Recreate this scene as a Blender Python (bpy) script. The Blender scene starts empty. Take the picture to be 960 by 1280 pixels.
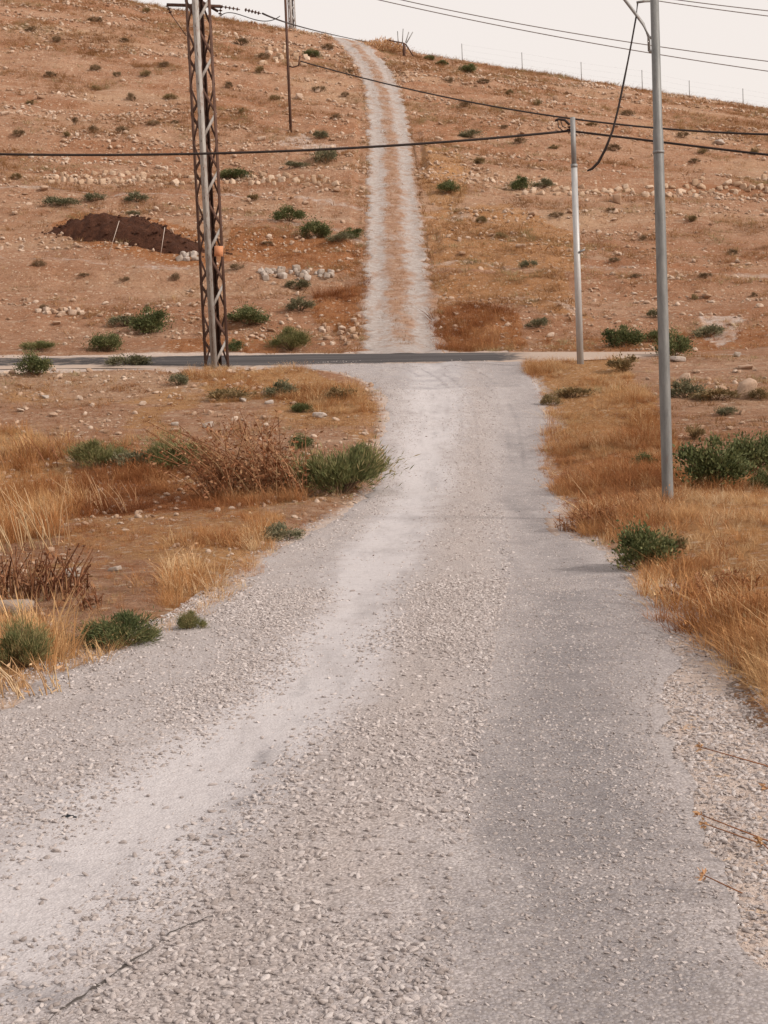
import bpy, math, random
import numpy as np
from mathutils import Vector, Matrix

# ------------------------------------------------------------------ camera
scene = bpy.context.scene
COL = scene.collection
F = 1850.0                                   # focal length in photo pixels (960 x 1280)
PITCH = math.atan(155 / F)
ROLL = math.radians(2.46)
CAM = np.array([0.0, 0.0, 1.6])
fwd = np.array([0, math.cos(PITCH), -math.sin(PITCH)])
r0 = np.array([1.0, 0, 0]); u0 = np.array([0, math.sin(PITCH), math.cos(PITCH)])
UP = u0 * math.cos(ROLL) + r0 * math.sin(ROLL)
RT = r0 * math.cos(ROLL) - u0 * math.sin(ROLL)
cd = bpy.data.cameras.new('camera'); cam = bpy.data.objects.new('camera', cd); COL.objects.link(cam)
cam.matrix_world = Matrix(((RT[0], UP[0], -fwd[0], CAM[0]), (RT[1], UP[1], -fwd[1], CAM[1]),
                           (RT[2], UP[2], -fwd[2], CAM[2]), (0, 0, 0, 1)))
cd.sensor_fit = 'VERTICAL'; cd.sensor_height = 36; cd.lens = F / 1280 * 36
cd.clip_start = 0.05; cd.clip_end = 3000
scene.camera = cam

# ------------------------------------------------------------------ sky and sun (hazy, pale evening)
SUN_EL, SUN_AZ = math.radians(30), math.radians(115)
w = bpy.data.worlds.new('World'); scene.world = w; w.use_nodes = True
nt = w.node_tree; nt.nodes.clear()
sky = nt.nodes.new('ShaderNodeTexSky'); sky.sky_type = 'NISHITA'; sky.sun_disc = False
sky.sun_elevation = SUN_EL; sky.sun_rotation = SUN_AZ; sky.dust_density = 6; sky.air_density = 1.2
mixn = nt.nodes.new('ShaderNodeMix'); mixn.data_type = 'RGBA'; mixn.inputs[0].default_value = 0.86
mixn.inputs[7].default_value = (9.6, 8.75, 8.2, 1)      # thick pale haze
bg = nt.nodes.new('ShaderNodeBackground'); bg.inputs[1].default_value = 0.1
wo = nt.nodes.new('ShaderNodeOutputWorld')
nt.links.new(sky.outputs[0], mixn.inputs[6]); nt.links.new(mixn.outputs[2], bg.inputs[0]); nt.links.new(bg.outputs[0], wo.inputs[0])
sl = bpy.data.lights.new('sun', 'SUN'); sl.energy = 3.3; sl.angle = math.radians(7); sl.color = (1, 0.92, 0.84)
so = bpy.data.objects.new('sun', sl); COL.objects.link(so)
SV = Vector((math.sin(SUN_AZ) * math.cos(SUN_EL), math.cos(SUN_AZ) * math.cos(SUN_EL), math.sin(SUN_EL)))
so.rotation_euler = SV.to_track_quat('Z', 'Y').to_euler()
vs = scene.view_settings; vs.view_transform = 'Standard'; vs.look = 'None'; vs.exposure = 0.1; vs.gamma = 1; vs.use_curve_mapping = False

# ------------------------------------------------------------------ numeric helpers
rng = np.random.default_rng(11); random.seed(5)
_tab = np.random.default_rng(3).random((16, 256, 256))
def vn(x, y, s=0):
    x = np.asarray(x, float); y = np.asarray(y, float)
    ix = np.floor(x).astype(int); iy = np.floor(y).astype(int); fx = x - ix; fy = y - iy
    fx = fx * fx * (3 - 2 * fx); fy = fy * fy * (3 - 2 * fy); t = _tab[s % 16]
    a = t[ix & 255, iy & 255]; b = t[(ix + 1) & 255, iy & 255]; c = t[ix & 255, (iy + 1) & 255]; d = t[(ix + 1) & 255, (iy + 1) & 255]
    return (a * (1 - fx) + b * fx) * (1 - fy) + (c * (1 - fx) + d * fx) * fy
def fbm(x, y, s=0, o=4):
    r = 0; a = 0.5; x = np.asarray(x, float); y = np.asarray(y, float)
    for i in range(o):
        r = r + a * (vn(x, y, s + i) - 0.5) * 2; a *= 0.5; x = x * 2.03 + 17.3; y = y * 2.03 + 5.1
    return r
def sst(a, b, x):
    t = np.clip((x - a) / (b - a), 0, 1); return t * t * (3 - 2 * t)
def table(pts, sm, lo=-80, hi=1300, st=0.1):
    xs = np.arange(lo, hi, st); ys = np.interp(xs, [p[0] for p in pts], [p[1] for p in pts])
    n = int(sm * 4 / st) | 1; k = np.exp(-0.5 * (np.linspace(-2, 2, n)) ** 2 * 1.5); k /= k.sum()
    yp = np.pad(ys, n // 2, mode='edge'); ys = np.convolve(yp, k, 'valid')
    return lambda q: np.interp(q, xs, ys)

# ------------------------------------------------------------------ lie of the land
Pz = table([(-80, .6), (0, 0), (10, -.1), (17, -.17), (21, -.15), (25, 0.0), (29, .5), (34, 1.25), (41, 2.28), (46, 2.72), (50, 3.6),
            (64, 7.9), (82, 14.1), (92, 17.7), (107, 23.8), (117, 27.9), (122, 29.5), (128, 30.2), (140, 29.7), (170, 26), (300, 14), (1300, 6)], 1.6)
Az = table([(-80, 0), (20, 0), (44, -.03), (64, -.09), (82, -.13), (120, -.222), (1300, -.222)], 3)
TERR = [(50.5, .25, 1), (57, .4, 2), (62, .35, 3), (69, .35, 4), (79.6, .7, 5), (90, .3, 6), (99, .3, 7)]
def h0(X, Y):
    X = np.asarray(X, float); Y = np.asarray(Y, float)
    z = Pz(Y) + Az(Y) * 70 * np.tanh(X / 70)
    return z
def ray(px, py):
    d = fwd + RT * ((px - 480) / F) + UP * ((640 - py) / F); return d
def hit(px, py, fn=None):
    fn = fn or h0
    d = ray(px, py); t = np.concatenate([np.arange(2, 60, .02), np.arange(60, 180, .05)])
    P = CAM + t[:, None] * d
    g = P[:, 2] - fn(P[:, 0], P[:, 1]); k = np.nonzero(g < 0)[0]
    i = k[0] if len(k) else len(t) - 1
    return P[i]
def at(px, py, depth): return CAM + ray(px, py) * depth          # depth = metres along the view axis
def depth_of(P): return float((np.asarray(P) - CAM) @ fwd)
def proj(P):
    v = np.asarray(P) - CAM; d = v @ fwd
    return 480 + F * (v @ RT) / d, 640 - F * (v @ UP) / d, d
def polyxy(pts): return np.array([hit(x, y)[:2] for x, y in pts])
def edge_tab(px, extra, sm):
    P = sorted([(hit(x, y)[1], hit(x, y)[0]) for x, y in px] + extra)
    return table(P, sm)
XL = edge_tab([(0, 897), (70, 850), (180, 800), (262, 770), (300, 740), (335, 700), (385, 670), (440, 640), (475, 615), (485, 590), (486, 550),
               (490, 520), (483, 492), (462, 475), (420, 463)], [(-80, -9), (-6, -3.7), (0, -3.15), (4, -2.55), (41.4, -3.6), (43, -3.8)], .35)
XR = edge_tab([(655, 458), (662, 472), (681, 500), (690, 530), (680, 560), (676, 582), (690, 602), (698, 640), (706, 664), (742, 690), (790, 722), (828, 765),
               (832, 800), (822, 855), (812, 900), (830, 945), (850, 1000), (870, 1060), (890, 1100), (915, 1150), (935, 1200), (945, 1280)],
              [(-80, -4.5), (-6, .35), (0, .75)], .25)
XG = edge_tab([(655, 458), (662, 472), (681, 500), (690, 530), (680, 560), (676, 582), (690, 602), (698, 640), (706, 664), (742, 690), (792, 720), (842, 760), (874, 800),
               (907, 850), (930, 900)], [(-80, -3), (0, 1.55), (5, 1.72)], .3)      # where the verge grass starts
XD = table([(-80, -4.8), (0, 0), (3.8, .1), (6, .33), (7.4, .48), (9.9, .72), (14.6, 1.28), (20.5, 1.66), (25, 2.05), (29, 2.45), (34, 2.75), (42, 3.2)], .8)
XT = table([(-80, -6), (0, -2.1), (4, -1.5), (5.5, -1.0), (8.5, -.42), (14.6, -.12), (25, .66), (32, 1.2), (42, 1.6)], .8)
CN = lambda X: 40.95 + 0.02 * X + .12 * fbm(X * .5, X * 0, 2)
CF = lambda X: 45.0 + 0.02 * X + .10 * fbm(X * .6, X * 0 + 9, 3)
TRK = table([(44.6, hit(500, 433)[0])] + sorted([(hit(x, y)[1], hit(x, y)[0]) for x, y in [(500, 400), (497, 350), (494, 300), (491, 250), (489, 200), (485, 150), (477, 110), (467, 85)]]) +
            [(119, -.9), (123, -1.9), (130, -4.8), (160, -16)], 1.5)
def in_road(X, Y, m=0.0):
    return sst(-m - .12, -m + .12, np.minimum(X - XL(Y), XR(Y) - X)) * (Y < 43)
def in_cross(X, Y, m=0.0):
    return sst(-m - .15, -m + .15, np.minimum(Y - CN(X), CF(X) - Y))
def in_track(X, Y, m=0.0):
    return sst(-m - .2, -m + .2, 1.28 - np.abs(X - TRK(Y))) * (Y > 44)
def rough(X, Y):
    far = sst(30, 60, Y)
    z = fbm(X / 9, Y / 9, 4, 3) * (.06 + .42 * far) + fbm(X / 2.2, Y / 2.2, 8, 3) * (.05 + .13 * far) + fbm(X / .55, Y / .55, 1, 3) * (.03 + .10 * far)
    cw = Y * .62 + .9 * fbm(X / 6, Y / 6, 3, 3) + .04 * X; fr = cw - np.floor(cw)      # sheep tracks along the contour
    z = z + far * .16 * (fr - sst(.0, .25, fr)) * (.3 + vn(X / 5, Y / 2, 9))
    for y0, hgt, s in TERR:                       # worn terrace steps along the slope
        yy = Y - y0 - 2.0 * fbm(X / 14, X * 0 + s * 3, s, 2) - .03 * X
        z = z + hgt * (sst(-.35, .35, yy) - .5 * sst(-5, 5, yy) - .5 * sst(-.0, 9, yy)) * (.55 + .45 * vn(X / 7, X * 0 + s, s))
    return z
def road_z(X, Y):
    z = h0(X, Y) + .02 * fbm(X / 1.1, Y / 2.5, 6, 2)
    z = z - .018 * np.exp(-((X - XT(Y)) / .35) ** 2) - .012 * np.exp(-((X - XD(Y) - .35) / .3) ** 2)
    return z
def gz(X, Y):
    X = np.asarray(X, float); Y = np.asarray(Y, float)
    rd = np.maximum(in_road(X, Y, -.22), np.maximum(in_cross(X, Y, -.12) * (X < 7), in_track(X, Y, .1)))
    ed = np.maximum(in_road(X, Y, .5), np.maximum(in_cross(X, Y, .6), in_track(X, Y, .6)))
    z = h0(X, Y) + rough(X, Y) * (1 - .85 * ed)
    z = z + .13 * sst(0, 1.3, X - XG(Y)) * (Y < 40)
    z = z + .05 * sst(0, .8, XL(Y) - X) * (Y < 40)
    sh = (X > XR(Y) - .1) & (X < XG(Y) + .1) & (Y < 12)
    z = np.where(sh, road_z(X, Y) - .012 + .012 * fbm(X * 5, Y * 5, 2, 3), z - .01 * ed)
    return np.where(rd > .5, road_z(X, Y) - .05, z)
def ghit(px, py): return hit(px, py, gz)

# ------------------------------------------------------------------ mesh / object helpers
def mesh_np(name, V, faces, mat=None, smooth=False):
    me = bpy.data.meshes.new(name); V = np.asarray(V, np.float32)
    if isinstance(faces, np.ndarray): faces = [faces]
    me.vertices.add(len(V)); me.vertices.foreach_set('co', V.ravel())
    li = np.concatenate([f.ravel() for f in faces]) if faces else np.zeros(0, int)
    tot = np.concatenate([np.full(len(f), f.shape[1]) for f in faces]) if faces else np.zeros(0, int)
    me.loops.add(len(li)); me.loops.foreach_set('vertex_index', li.astype(np.int32))
    me.polygons.add(len(tot)); st = np.concatenate([[0], np.cumsum(tot)[:-1]]) if len(tot) else tot
    me.polygons.foreach_set('loop_start', st.astype(np.int32))
    me.update(calc_edges=True); me.validate()
    if smooth and len(tot): me.polygons.foreach_set('use_smooth', np.ones(len(tot), bool))
    if mat: me.materials.append(mat)
    return me
def put(name, me, parent=None, loc=None, rot=None, scl=None):
    o = bpy.data.objects.new(name, me); COL.objects.link(o)
    if parent: o.parent = parent
    if loc is not None: o.location = [float(v) for v in loc]
    if rot is not None: o.rotation_euler = rot
    if scl is not None: o.scale = scl
    return o
def tag(o, label=None, cat=None, group=None, kind=None):
    if label: o['label'] = label
    if cat: o['category'] = cat
    if group: o['group'] = group
    if kind: o['kind'] = kind
    return o
def attr(me, name, typ, data, dom='POINT'):
    a = me.attributes.new(name, typ, dom); key = 'color' if 'COLOR' in typ else ('vector' if typ == 'FLOAT_VECTOR' else 'value')
    a.data.foreach_set(key, np.ascontiguousarray(data).ravel()); return a

class MB:                                        # collects simple solids into one mesh
    def __init__(s): s.v = []; s.f = {3: [], 4: []}
    def add(s, V, F):
        b = sum(len(x) for x in s.v); s.v.append(np.asarray(V, float))
        for f in F: s.f[len(f)].append([i + b for i in f])
    def tube(s, pts, r, n=8, cap=True):
        pts = [np.asarray(p, float) for p in pts]; m = len(pts); r = [r] * m if np.isscalar(r) else r
        V = []
        ref = np.array([0, 0, 1.0])
        for i, p in enumerate(pts):
            t = pts[min(i + 1, m - 1)] - pts[max(i - 1, 0)]; t = t / (np.linalg.norm(t) + 1e-9)
            a = np.cross(t, ref)
            if np.linalg.norm(a) < .2: a = np.cross(t, [0, 1.0, .01])
            a /= np.linalg.norm(a); b = np.cross(t, a)
            for k in range(n):
                q = 2 * math.pi * k / n; V.append(p + r[i] * (math.cos(q) * a + math.sin(q) * b))
        Fs = []
        for i in range(m - 1):
            for k in range(n): Fs.append([i * n + k, i * n + (k + 1) % n, (i + 1) * n + (k + 1) % n, (i + 1) * n + k])
        if cap:
            c0 = len(V); V.append(pts[0]); V.append(pts[-1])
            for k in range(n): Fs.append([c0, (k + 1) % n, k]); Fs.append([c0 + 1, (m - 1) * n + k, (m - 1) * n + (k + 1) % n])
        s.add(V, Fs); return s
    def bar(s, a, b, wx, wy, side=None):        # box along a-b
        a = np.asarray(a, float); b = np.asarray(b, float); t = (b - a) / np.linalg.norm(b - a)
        x = np.asarray(side if side is not None else ([0, 0, 1.0] if abs(t[2]) < .9 else [1.0, 0, 0]), float)
        x = x - t * (x @ t); x /= np.linalg.norm(x); y = np.cross(t, x)
        V = [p + sx * wx / 2 * x + sy * wy / 2 * y for p in (a, b) for sx, sy in ((-1, -1), (1, -1), (1, 1), (-1, 1))]
        s.add(V, [[0, 3, 2, 1], [4, 5, 6, 7], [0, 1, 5, 4], [1, 2, 6, 5], [2, 3, 7, 6], [3, 0, 4, 7]]); return s
    def mesh(s, name, mat, smooth=False):
        fs = [np.array(v) for v in s.f.values() if v]
        return mesh_np(name, np.concatenate(s.v), fs, mat, smooth)

# ------------------------------------------------------------------ materials
class N:
    def __init__(s, name):
        s.m = bpy.data.materials.new(name); s.m.use_nodes = True; s.t = s.m.node_tree; s.t.nodes.clear()
        s.o = s.n('OutputMaterial'); s.b = s.n('BsdfPrincipled'); s.l(s.b.outputs[0], s.o.inputs[0])
        s.b.inputs['Roughness'].default_value = .9; s.b.inputs['Specular IOR Level'].default_value = .2
        s.pos = s.n('NewGeometry').outputs['Position']
    def n(s, t): return s.t.nodes.new('ShaderNode' + t)
    def l(s, a, b): s.t.links.new(a, b)
    def vec(s, scale):
        m = s.n('VectorMath'); m.operation = 'MULTIPLY'; s.l(s.pos, m.inputs[0]); m.inputs[1].default_value = scale; return m.outputs[0]
    def local(s): s.pos = s.n('TexCoord').outputs['Object']
    def noise(s, sc, det=4, rough=.6, vec=None, dist=0):
        x = s.n('TexNoise'); x.inputs['Scale'].default_value = sc; x.inputs['Detail'].default_value = det; x.inputs['Roughness'].default_value = rough
        x.inputs['Distortion'].default_value = dist; s.l(vec or s.pos, x.inputs['Vector']); return x.outputs['Fac']
    def voro(s, sc, feat='F1', out='Distance', rnd=1):
        x = s.n('TexVoronoi'); x.feature = feat; x.inputs['Scale'].default_value = sc; x.inputs['Randomness'].default_value = rnd; s.l(s.pos, x.inputs['Vector']); return x.outputs[out]
    def ramp(s, f, pts):
        r = s.n('ValToRGB'); e = r.color_ramp.elements
        while len(e) < len(pts): e.new(.5)
        for q, (p, c) in zip(e, pts): q.position = p; q.color = (*c, 1) if len(c) == 3 else c
        s.l(f, r.inputs[0]); return r.outputs[0]
    def mr(s, f, a, b, c=0, d=1):
        r = s.n('MapRange'); r.inputs[1].default_value = a; r.inputs[2].default_value = b; r.inputs[3].default_value = c; r.inputs[4].default_value = d; s.l(f, r.inputs[0]); return r.outputs[0]
    def val(s, op, a, b):
        r = s.n('Math'); r.operation = op
        for i, q in enumerate((a, b)):
            if isinstance(q, (int, float)): r.inputs[i].default_value = q
            else: s.l(q, r.inputs[i])
        return r.outputs[0]
    def mix(s, f, a, b, mode='MIX'):
        r = s.n('Mix'); r.data_type = 'RGBA'; r.blend_type = mode
        for i, q in ((0, f), (6, a), (7, b)):
            if isinstance(q, (int, float)): r.inputs[i].default_value = q
            elif isinstance(q, tuple): r.inputs[i].default_value = (*q, 1)
            else: s.l(q, r.inputs[i])
        return r.outputs[2]
    def at(s, name, inst=False, out='Fac'):
        a = s.n('Attribute'); a.attribute_name = name; a.attribute_type = 'INSTANCER' if inst else 'GEOMETRY'; return a.outputs[out]
    def rgb(s, name):
        a = s.n('Attribute'); a.attribute_name = name; q = s.n('SeparateColor'); s.l(a.outputs['Color'], q.inputs[0]); return q.outputs
    def rand(s): return s.n('ObjectInfo').outputs['Random']
    def col(s, c):
        if isinstance(c, tuple): s.b.inputs['Base Color'].default_value = (*c, 1)
        else: s.l(c, s.b.inputs['Base Color'])
    def bump(s, h, dist, st=1.0, prev=None):
        b = s.n('Bump'); b.inputs['Strength'].default_value = st; b.inputs['Distance'].default_value = dist; s.l(h, b.inputs['Height'])
        if prev: s.l(prev, b.inputs['Normal'])
        return b.outputs[0]
    def nrm(s, o): s.l(o, s.b.inputs['Normal'])
    def set(s, **k):
        for a, v in k.items(): s.b.inputs[a.replace('_', ' ')].default_value = v

def mat_ground():
    q = N('dry_earth'); r, g, b = q.rgb('cover')[:3]
    base = q.ramp(q.noise(.35, 5, .6), [(.3, (.30, .158, .096)), (.5, (.38, .218, .138)), (.7, (.44, .272, .18))])
    base = q.mix(q.mr(q.noise(2.3, 4, .65), .35, .7), base, (.335, .175, .102))
    base = q.mix(q.mr(q.noise(7, 6, .75), .50, .66, 0, .8), base, (.48, .315, .21))
    base = q.mix(q.mr(q.noise(1.0, 6, .75, q.vec((.5, 1.6, 1.6))), .52, .66, 0, .55), base, (.24, .115, .062))
    base = q.mix(q.mr(q.noise(.16, 5, .65, q.vec((.6, 1.5, 1.5))), .46, .62, 0, .75), base, (.3, .135, .068))
    base = q.mix(q.mr(q.noise(.11, 5, .6, q.vec((.7, 1.6, 1.6))), .52, .68, 0, .7), base, (.47, .31, .2))
    base = q.mix(q.mr(q.noise(.5, 6, .75, q.vec((.35, 2.2, 2.2))), .56, .66, 0, .6), base, (.48, .34, .245))
    base = q.mix(q.mr(q.noise(4.5, 6, .78, dist=.4), .54, .64, 0, .75), base, (.185, .09, .05))
    straw = q.ramp(q.noise(14, 5, .7), [(.3, (.26, .125, .05)), (.5, (.39, .205, .09)), (.7, (.5, .3, .15))])
    red = q.ramp(q.noise(10, 5, .7), [(.3, (.22, .085, .035)), (.6, (.36, .16, .068)), (.8, (.42, .22, .11))])
    pale = q.ramp(q.noise(20, 5, .7), [(.3, (.36, .28, .235)), (.5, (.45, .365, .318)), (.7, (.53, .45, .405))])
    nz = q.noise(3.5, 5, .7)
    def msk(a): return q.mr(q.val('ADD', a, q.mr(nz, .3, .7, -.3, .3)), .25, .75)
    c = q.mix(msk(r), base, straw); c = q.mix(msk(b), c, red); c = q.mix(msk(g), c, pale)
    st = q.voro(26, 'F1'); sc = q.n('SeparateColor'); q.l(q.voro(26, 'F1', 'Color'), sc.inputs[0])
    c = q.mix(q.val('MULTIPLY', q.mr(st, .28, .2), q.mr(sc.outputs[0], .72, .75)), c, (.55, .42, .33))
    for sc_, th in ((4.2, .80), (8, .72)):
        s1 = q.voro(sc_); s2 = q.n('SeparateColor'); q.l(q.voro(sc_, 'F1', 'Color'), s2.inputs[0])
        c = q.mix(q.val('MULTIPLY', q.mr(s1, .34, .26, 0, .8), q.mr(s2.outputs[0], th, th + .02)), c, q.mix(s2.outputs[1], (.46, .31, .21), (.6, .47, .36)))
    q.col(c); q.set(Roughness=.95, Specular_IOR_Level=.1)
    bs = q.mr(g, .3, .9, 1, .12); b1 = q.bump(q.val('MULTIPLY', q.noise(4, 7, .75), bs), .2, 1.0); b2 = q.bump(q.noise(38, 4, .7), .02, .8, b1); q.nrm(q.bump(q.mr(st, .3, .1), .012, .6, b2))
    return q.m
def mat_road():
    q = N('gravel_road'); d, p, t = q.rgb('wear')[:3]
    fine = q.noise(60, 5, .75)
    base = q.ramp(fine, [(.3, (.28, .246, .243)), (.5, (.405, .366, .363)), (.72, (.55, .51, .505))])
    tan = q.ramp(fine, [(.3, (.3, .245, .222)), (.5, (.405, .347, .323)), (.72, (.52, .455, .43))])
    dust = q.ramp(q.noise(25, 5, .7), [(.3, (.44, .41, .415)), (.7, (.54, .51, .515))])
    asp = q.ramp(q.noise(95, 4, .8), [(.3, (.105, .098, .106)), (.5, (.168, .158, .168)), (.7, (.28, .264, .273))])
    nz = q.noise(2.2, 6, .7); n2 = q.noise(11, 4, .7); jit = q.val('ADD', q.mr(nz, .3, .7, -.35, .35), q.mr(n2, .3, .7, -.2, .2))
    c = q.mix(q.mr(q.val('ADD', t, jit), .2, .9, 0, .8), base, tan)
    c = q.mix(q.mr(q.val('ADD', p, jit), .3, .95), c, dust)
    c = q.mix(q.mr(q.val('ADD', d, q.val('MULTIPLY', jit, .9)), .1, 1.0, 0, .95), c, asp)
    vc = q.n('SeparateColor'); q.l(q.voro(75, 'F1', 'Color'), vc.inputs[0]); vd = q.voro(75)
    c = q.mix(q.mr(q.noise(1.3, 6, .7, q.vec((2.2, .45, 1))), .48, .7, 0, .5), c, (.24, .215, .215))
    c = q.mix(q.mr(q.noise(1.9, 6, .7, q.vec((1.6, .6, 1))), .54, .7, 0, .45), c, (.52, .485, .48))
    nd = q.mr(q.val('ADD', p, jit), .35, .7, 1, .25)
    c = q.mix(q.val('MULTIPLY', q.mr(vc.outputs[0], .0, 1, 0, .35), nd), c, q.mix(vc.outputs[1], (.22, .19, .175), (.64, .58, .54)))
    c = q.mix(q.val('MULTIPLY', q.mr(vd, .42, .7, 0, .5), nd), c, (.16, .135, .125))  # gaps between pebble cells darkened in the colour, in place of pebble shadows
    q.col(c); q.set(Roughness=.92, Specular_IOR_Level=.15)
    b0 = q.bump(q.mr(vd, .6, .1), .006, .35); b1 = q.bump(q.noise(16, 5, .7), .02, .5, b0); q.nrm(q.bump(q.noise(150, 3, .7), .003, .6, b1)); return q.m
def mat_asphalt():
    q = N('worn_asphalt')
    c = q.ramp(q.noise(2, 6, .7, q.vec((.08, 1.6, 1))), [(.3, (.04, .037, .038)), (.5, (.07, .065, .066)), (.72, (.15, .137, .135))])
    c = q.mix(q.mr(q.noise(50, 3, .8), .4, .75, 0, .3), c, (.2, .185, .18))
    e = q.at('edge'); c = q.mix(q.mr(q.val('ADD', e, q.mr(q.noise(3, 5, .7), .3, .7, -.3, .3)), .3, .7), c, (.38, .30, .25))
    q.col(c); q.set(Roughness=1.0, Specular_IOR_Level=0.0); q.nrm(q.bump(q.noise(70, 4, .8), .006, .7)); return q.m
def mat_track():
    q = N('stony_track'); r, g, b = q.rgb('wear')[:3]
    pale = q.ramp(q.noise(5, 6, .75), [(.3, (.265, .215, .19)), (.5, (.345, .3, .277)), (.72, (.45, .41, .39))])
    soil = q.ramp(q.noise(3, 6, .75), [(.3, (.2, .108, .066)), (.5, (.285, .168, .108)), (.7, (.4, .285, .215))])
    f = q.mr(q.val('ADD', r, q.mr(q.noise(1.6, 6, .75, q.vec((1, .6, .6))), .3, .7, -.75, .75)), .1, .95)
    c = q.mix(f, soil, pale); q.col(c); q.nrm(q.bump(q.noise(9, 6, .75), .06, .8)); return q.m
def mat_stone(name, a, b, c3, inst=True, bump=.03, sc=14):
    q = N(name); q.local()
    c = q.ramp(q.rand(), [(.0, a), (.5, b), (1, c3)])
    c = q.mix(q.mr(q.noise(sc * .35, 5, .7), .42, .7, 0, .6), c, (b[0] * .55, b[1] * .5, b[2] * .45)); c = q.mix(q.mr(q.noise(sc, 4, .7), .5, .8, 0, .5), c, (min(1, a[0] * 1.5), min(1, a[1] * 1.5), min(1, a[2] * 1.5)))
    q.col(c); q.nrm(q.bump(q.noise(sc, 5, .7), bump, .6)); return q.m
def mat_grass(name, stops, trans=.25):
    q = N(name); c = q.ramp(q.at('tint', True), stops)
    c = q.mix(q.mr(q.at('shade'), 0, 1, 0, .55), c, tuple(v * .62 for v in stops[0][1])); q.col(c); q.set(Roughness=.8)
    tr = q.n('BsdfTranslucent'); q.l(c, tr.inputs[0]); mx = q.n('MixShader'); mx.inputs[0].default_value = trans
    q.l(q.b.outputs[0], mx.inputs[1]); q.l(tr.outputs[0], mx.inputs[2]); q.l(mx.outputs[0], q.o.inputs[0]); return q.m
def mat_leaf(name, dark, mid, light):
    q = N(name); v = q.at('tone'); c = q.ramp(v, [(.0, dark), (.45, mid), (.82, light), (1, tuple(a * .4 + b * .6 for a, b in zip(light, (.36, .25, .12))))])
    c = q.mix(q.mr(q.rand(), 0, 1, 0, .35), c, (mid[0] * 1.3, mid[1] * 1.05, mid[2])); q.col(c); q.set(Roughness=.7)
    tr = q.n('BsdfTranslucent'); q.l(c, tr.inputs[0]); mx = q.n('MixShader'); mx.inputs[0].default_value = .2
    q.l(q.b.outputs[0], mx.inputs[1]); q.l(tr.outputs[0], mx.inputs[2]); q.l(mx.outputs[0], q.o.inputs[0]); return q.m
def mat_metal(name, a, b, sc=(6, 6, 1.2), met=.3, ro=.6, rust=0.0, rc=(.13, .045, .022)):
    q = N(name); q.local(); v = q.vec(sc)
    c = q.mix(q.mr(q.noise(2, 5, .7, v), .35, .65), a, b)
    if rust: c = q.mix(q.mr(q.noise(3, 6, .75, v), .62 - rust * .5, .8 - rust * .45), c, q.ramp(q.noise(25, 4, .7), [(.3, tuple(x * .6 for x in rc)), (.7, tuple(x * 1.5 for x in rc))]))
    q.col(c); q.set(Metallic=met, Roughness=ro, Specular_IOR_Level=.4); q.nrm(q.bump(q.noise(40, 4, .7), .003, .5)); return q.m
def mat_plain(name, c, ro=.8, var=.25, sc=12):
    q = N(name); q.local(); q.col(q.mix(q.mr(q.noise(sc, 5, .7), .3, .7), tuple(x * (1 - var) for x in c), tuple(min(1, x * (1 + var)) for x in c))); q.set(Roughness=ro); q.nrm(q.bump(q.noise(sc * 3, 4, .7), .01, .4)); return q.m
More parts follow.
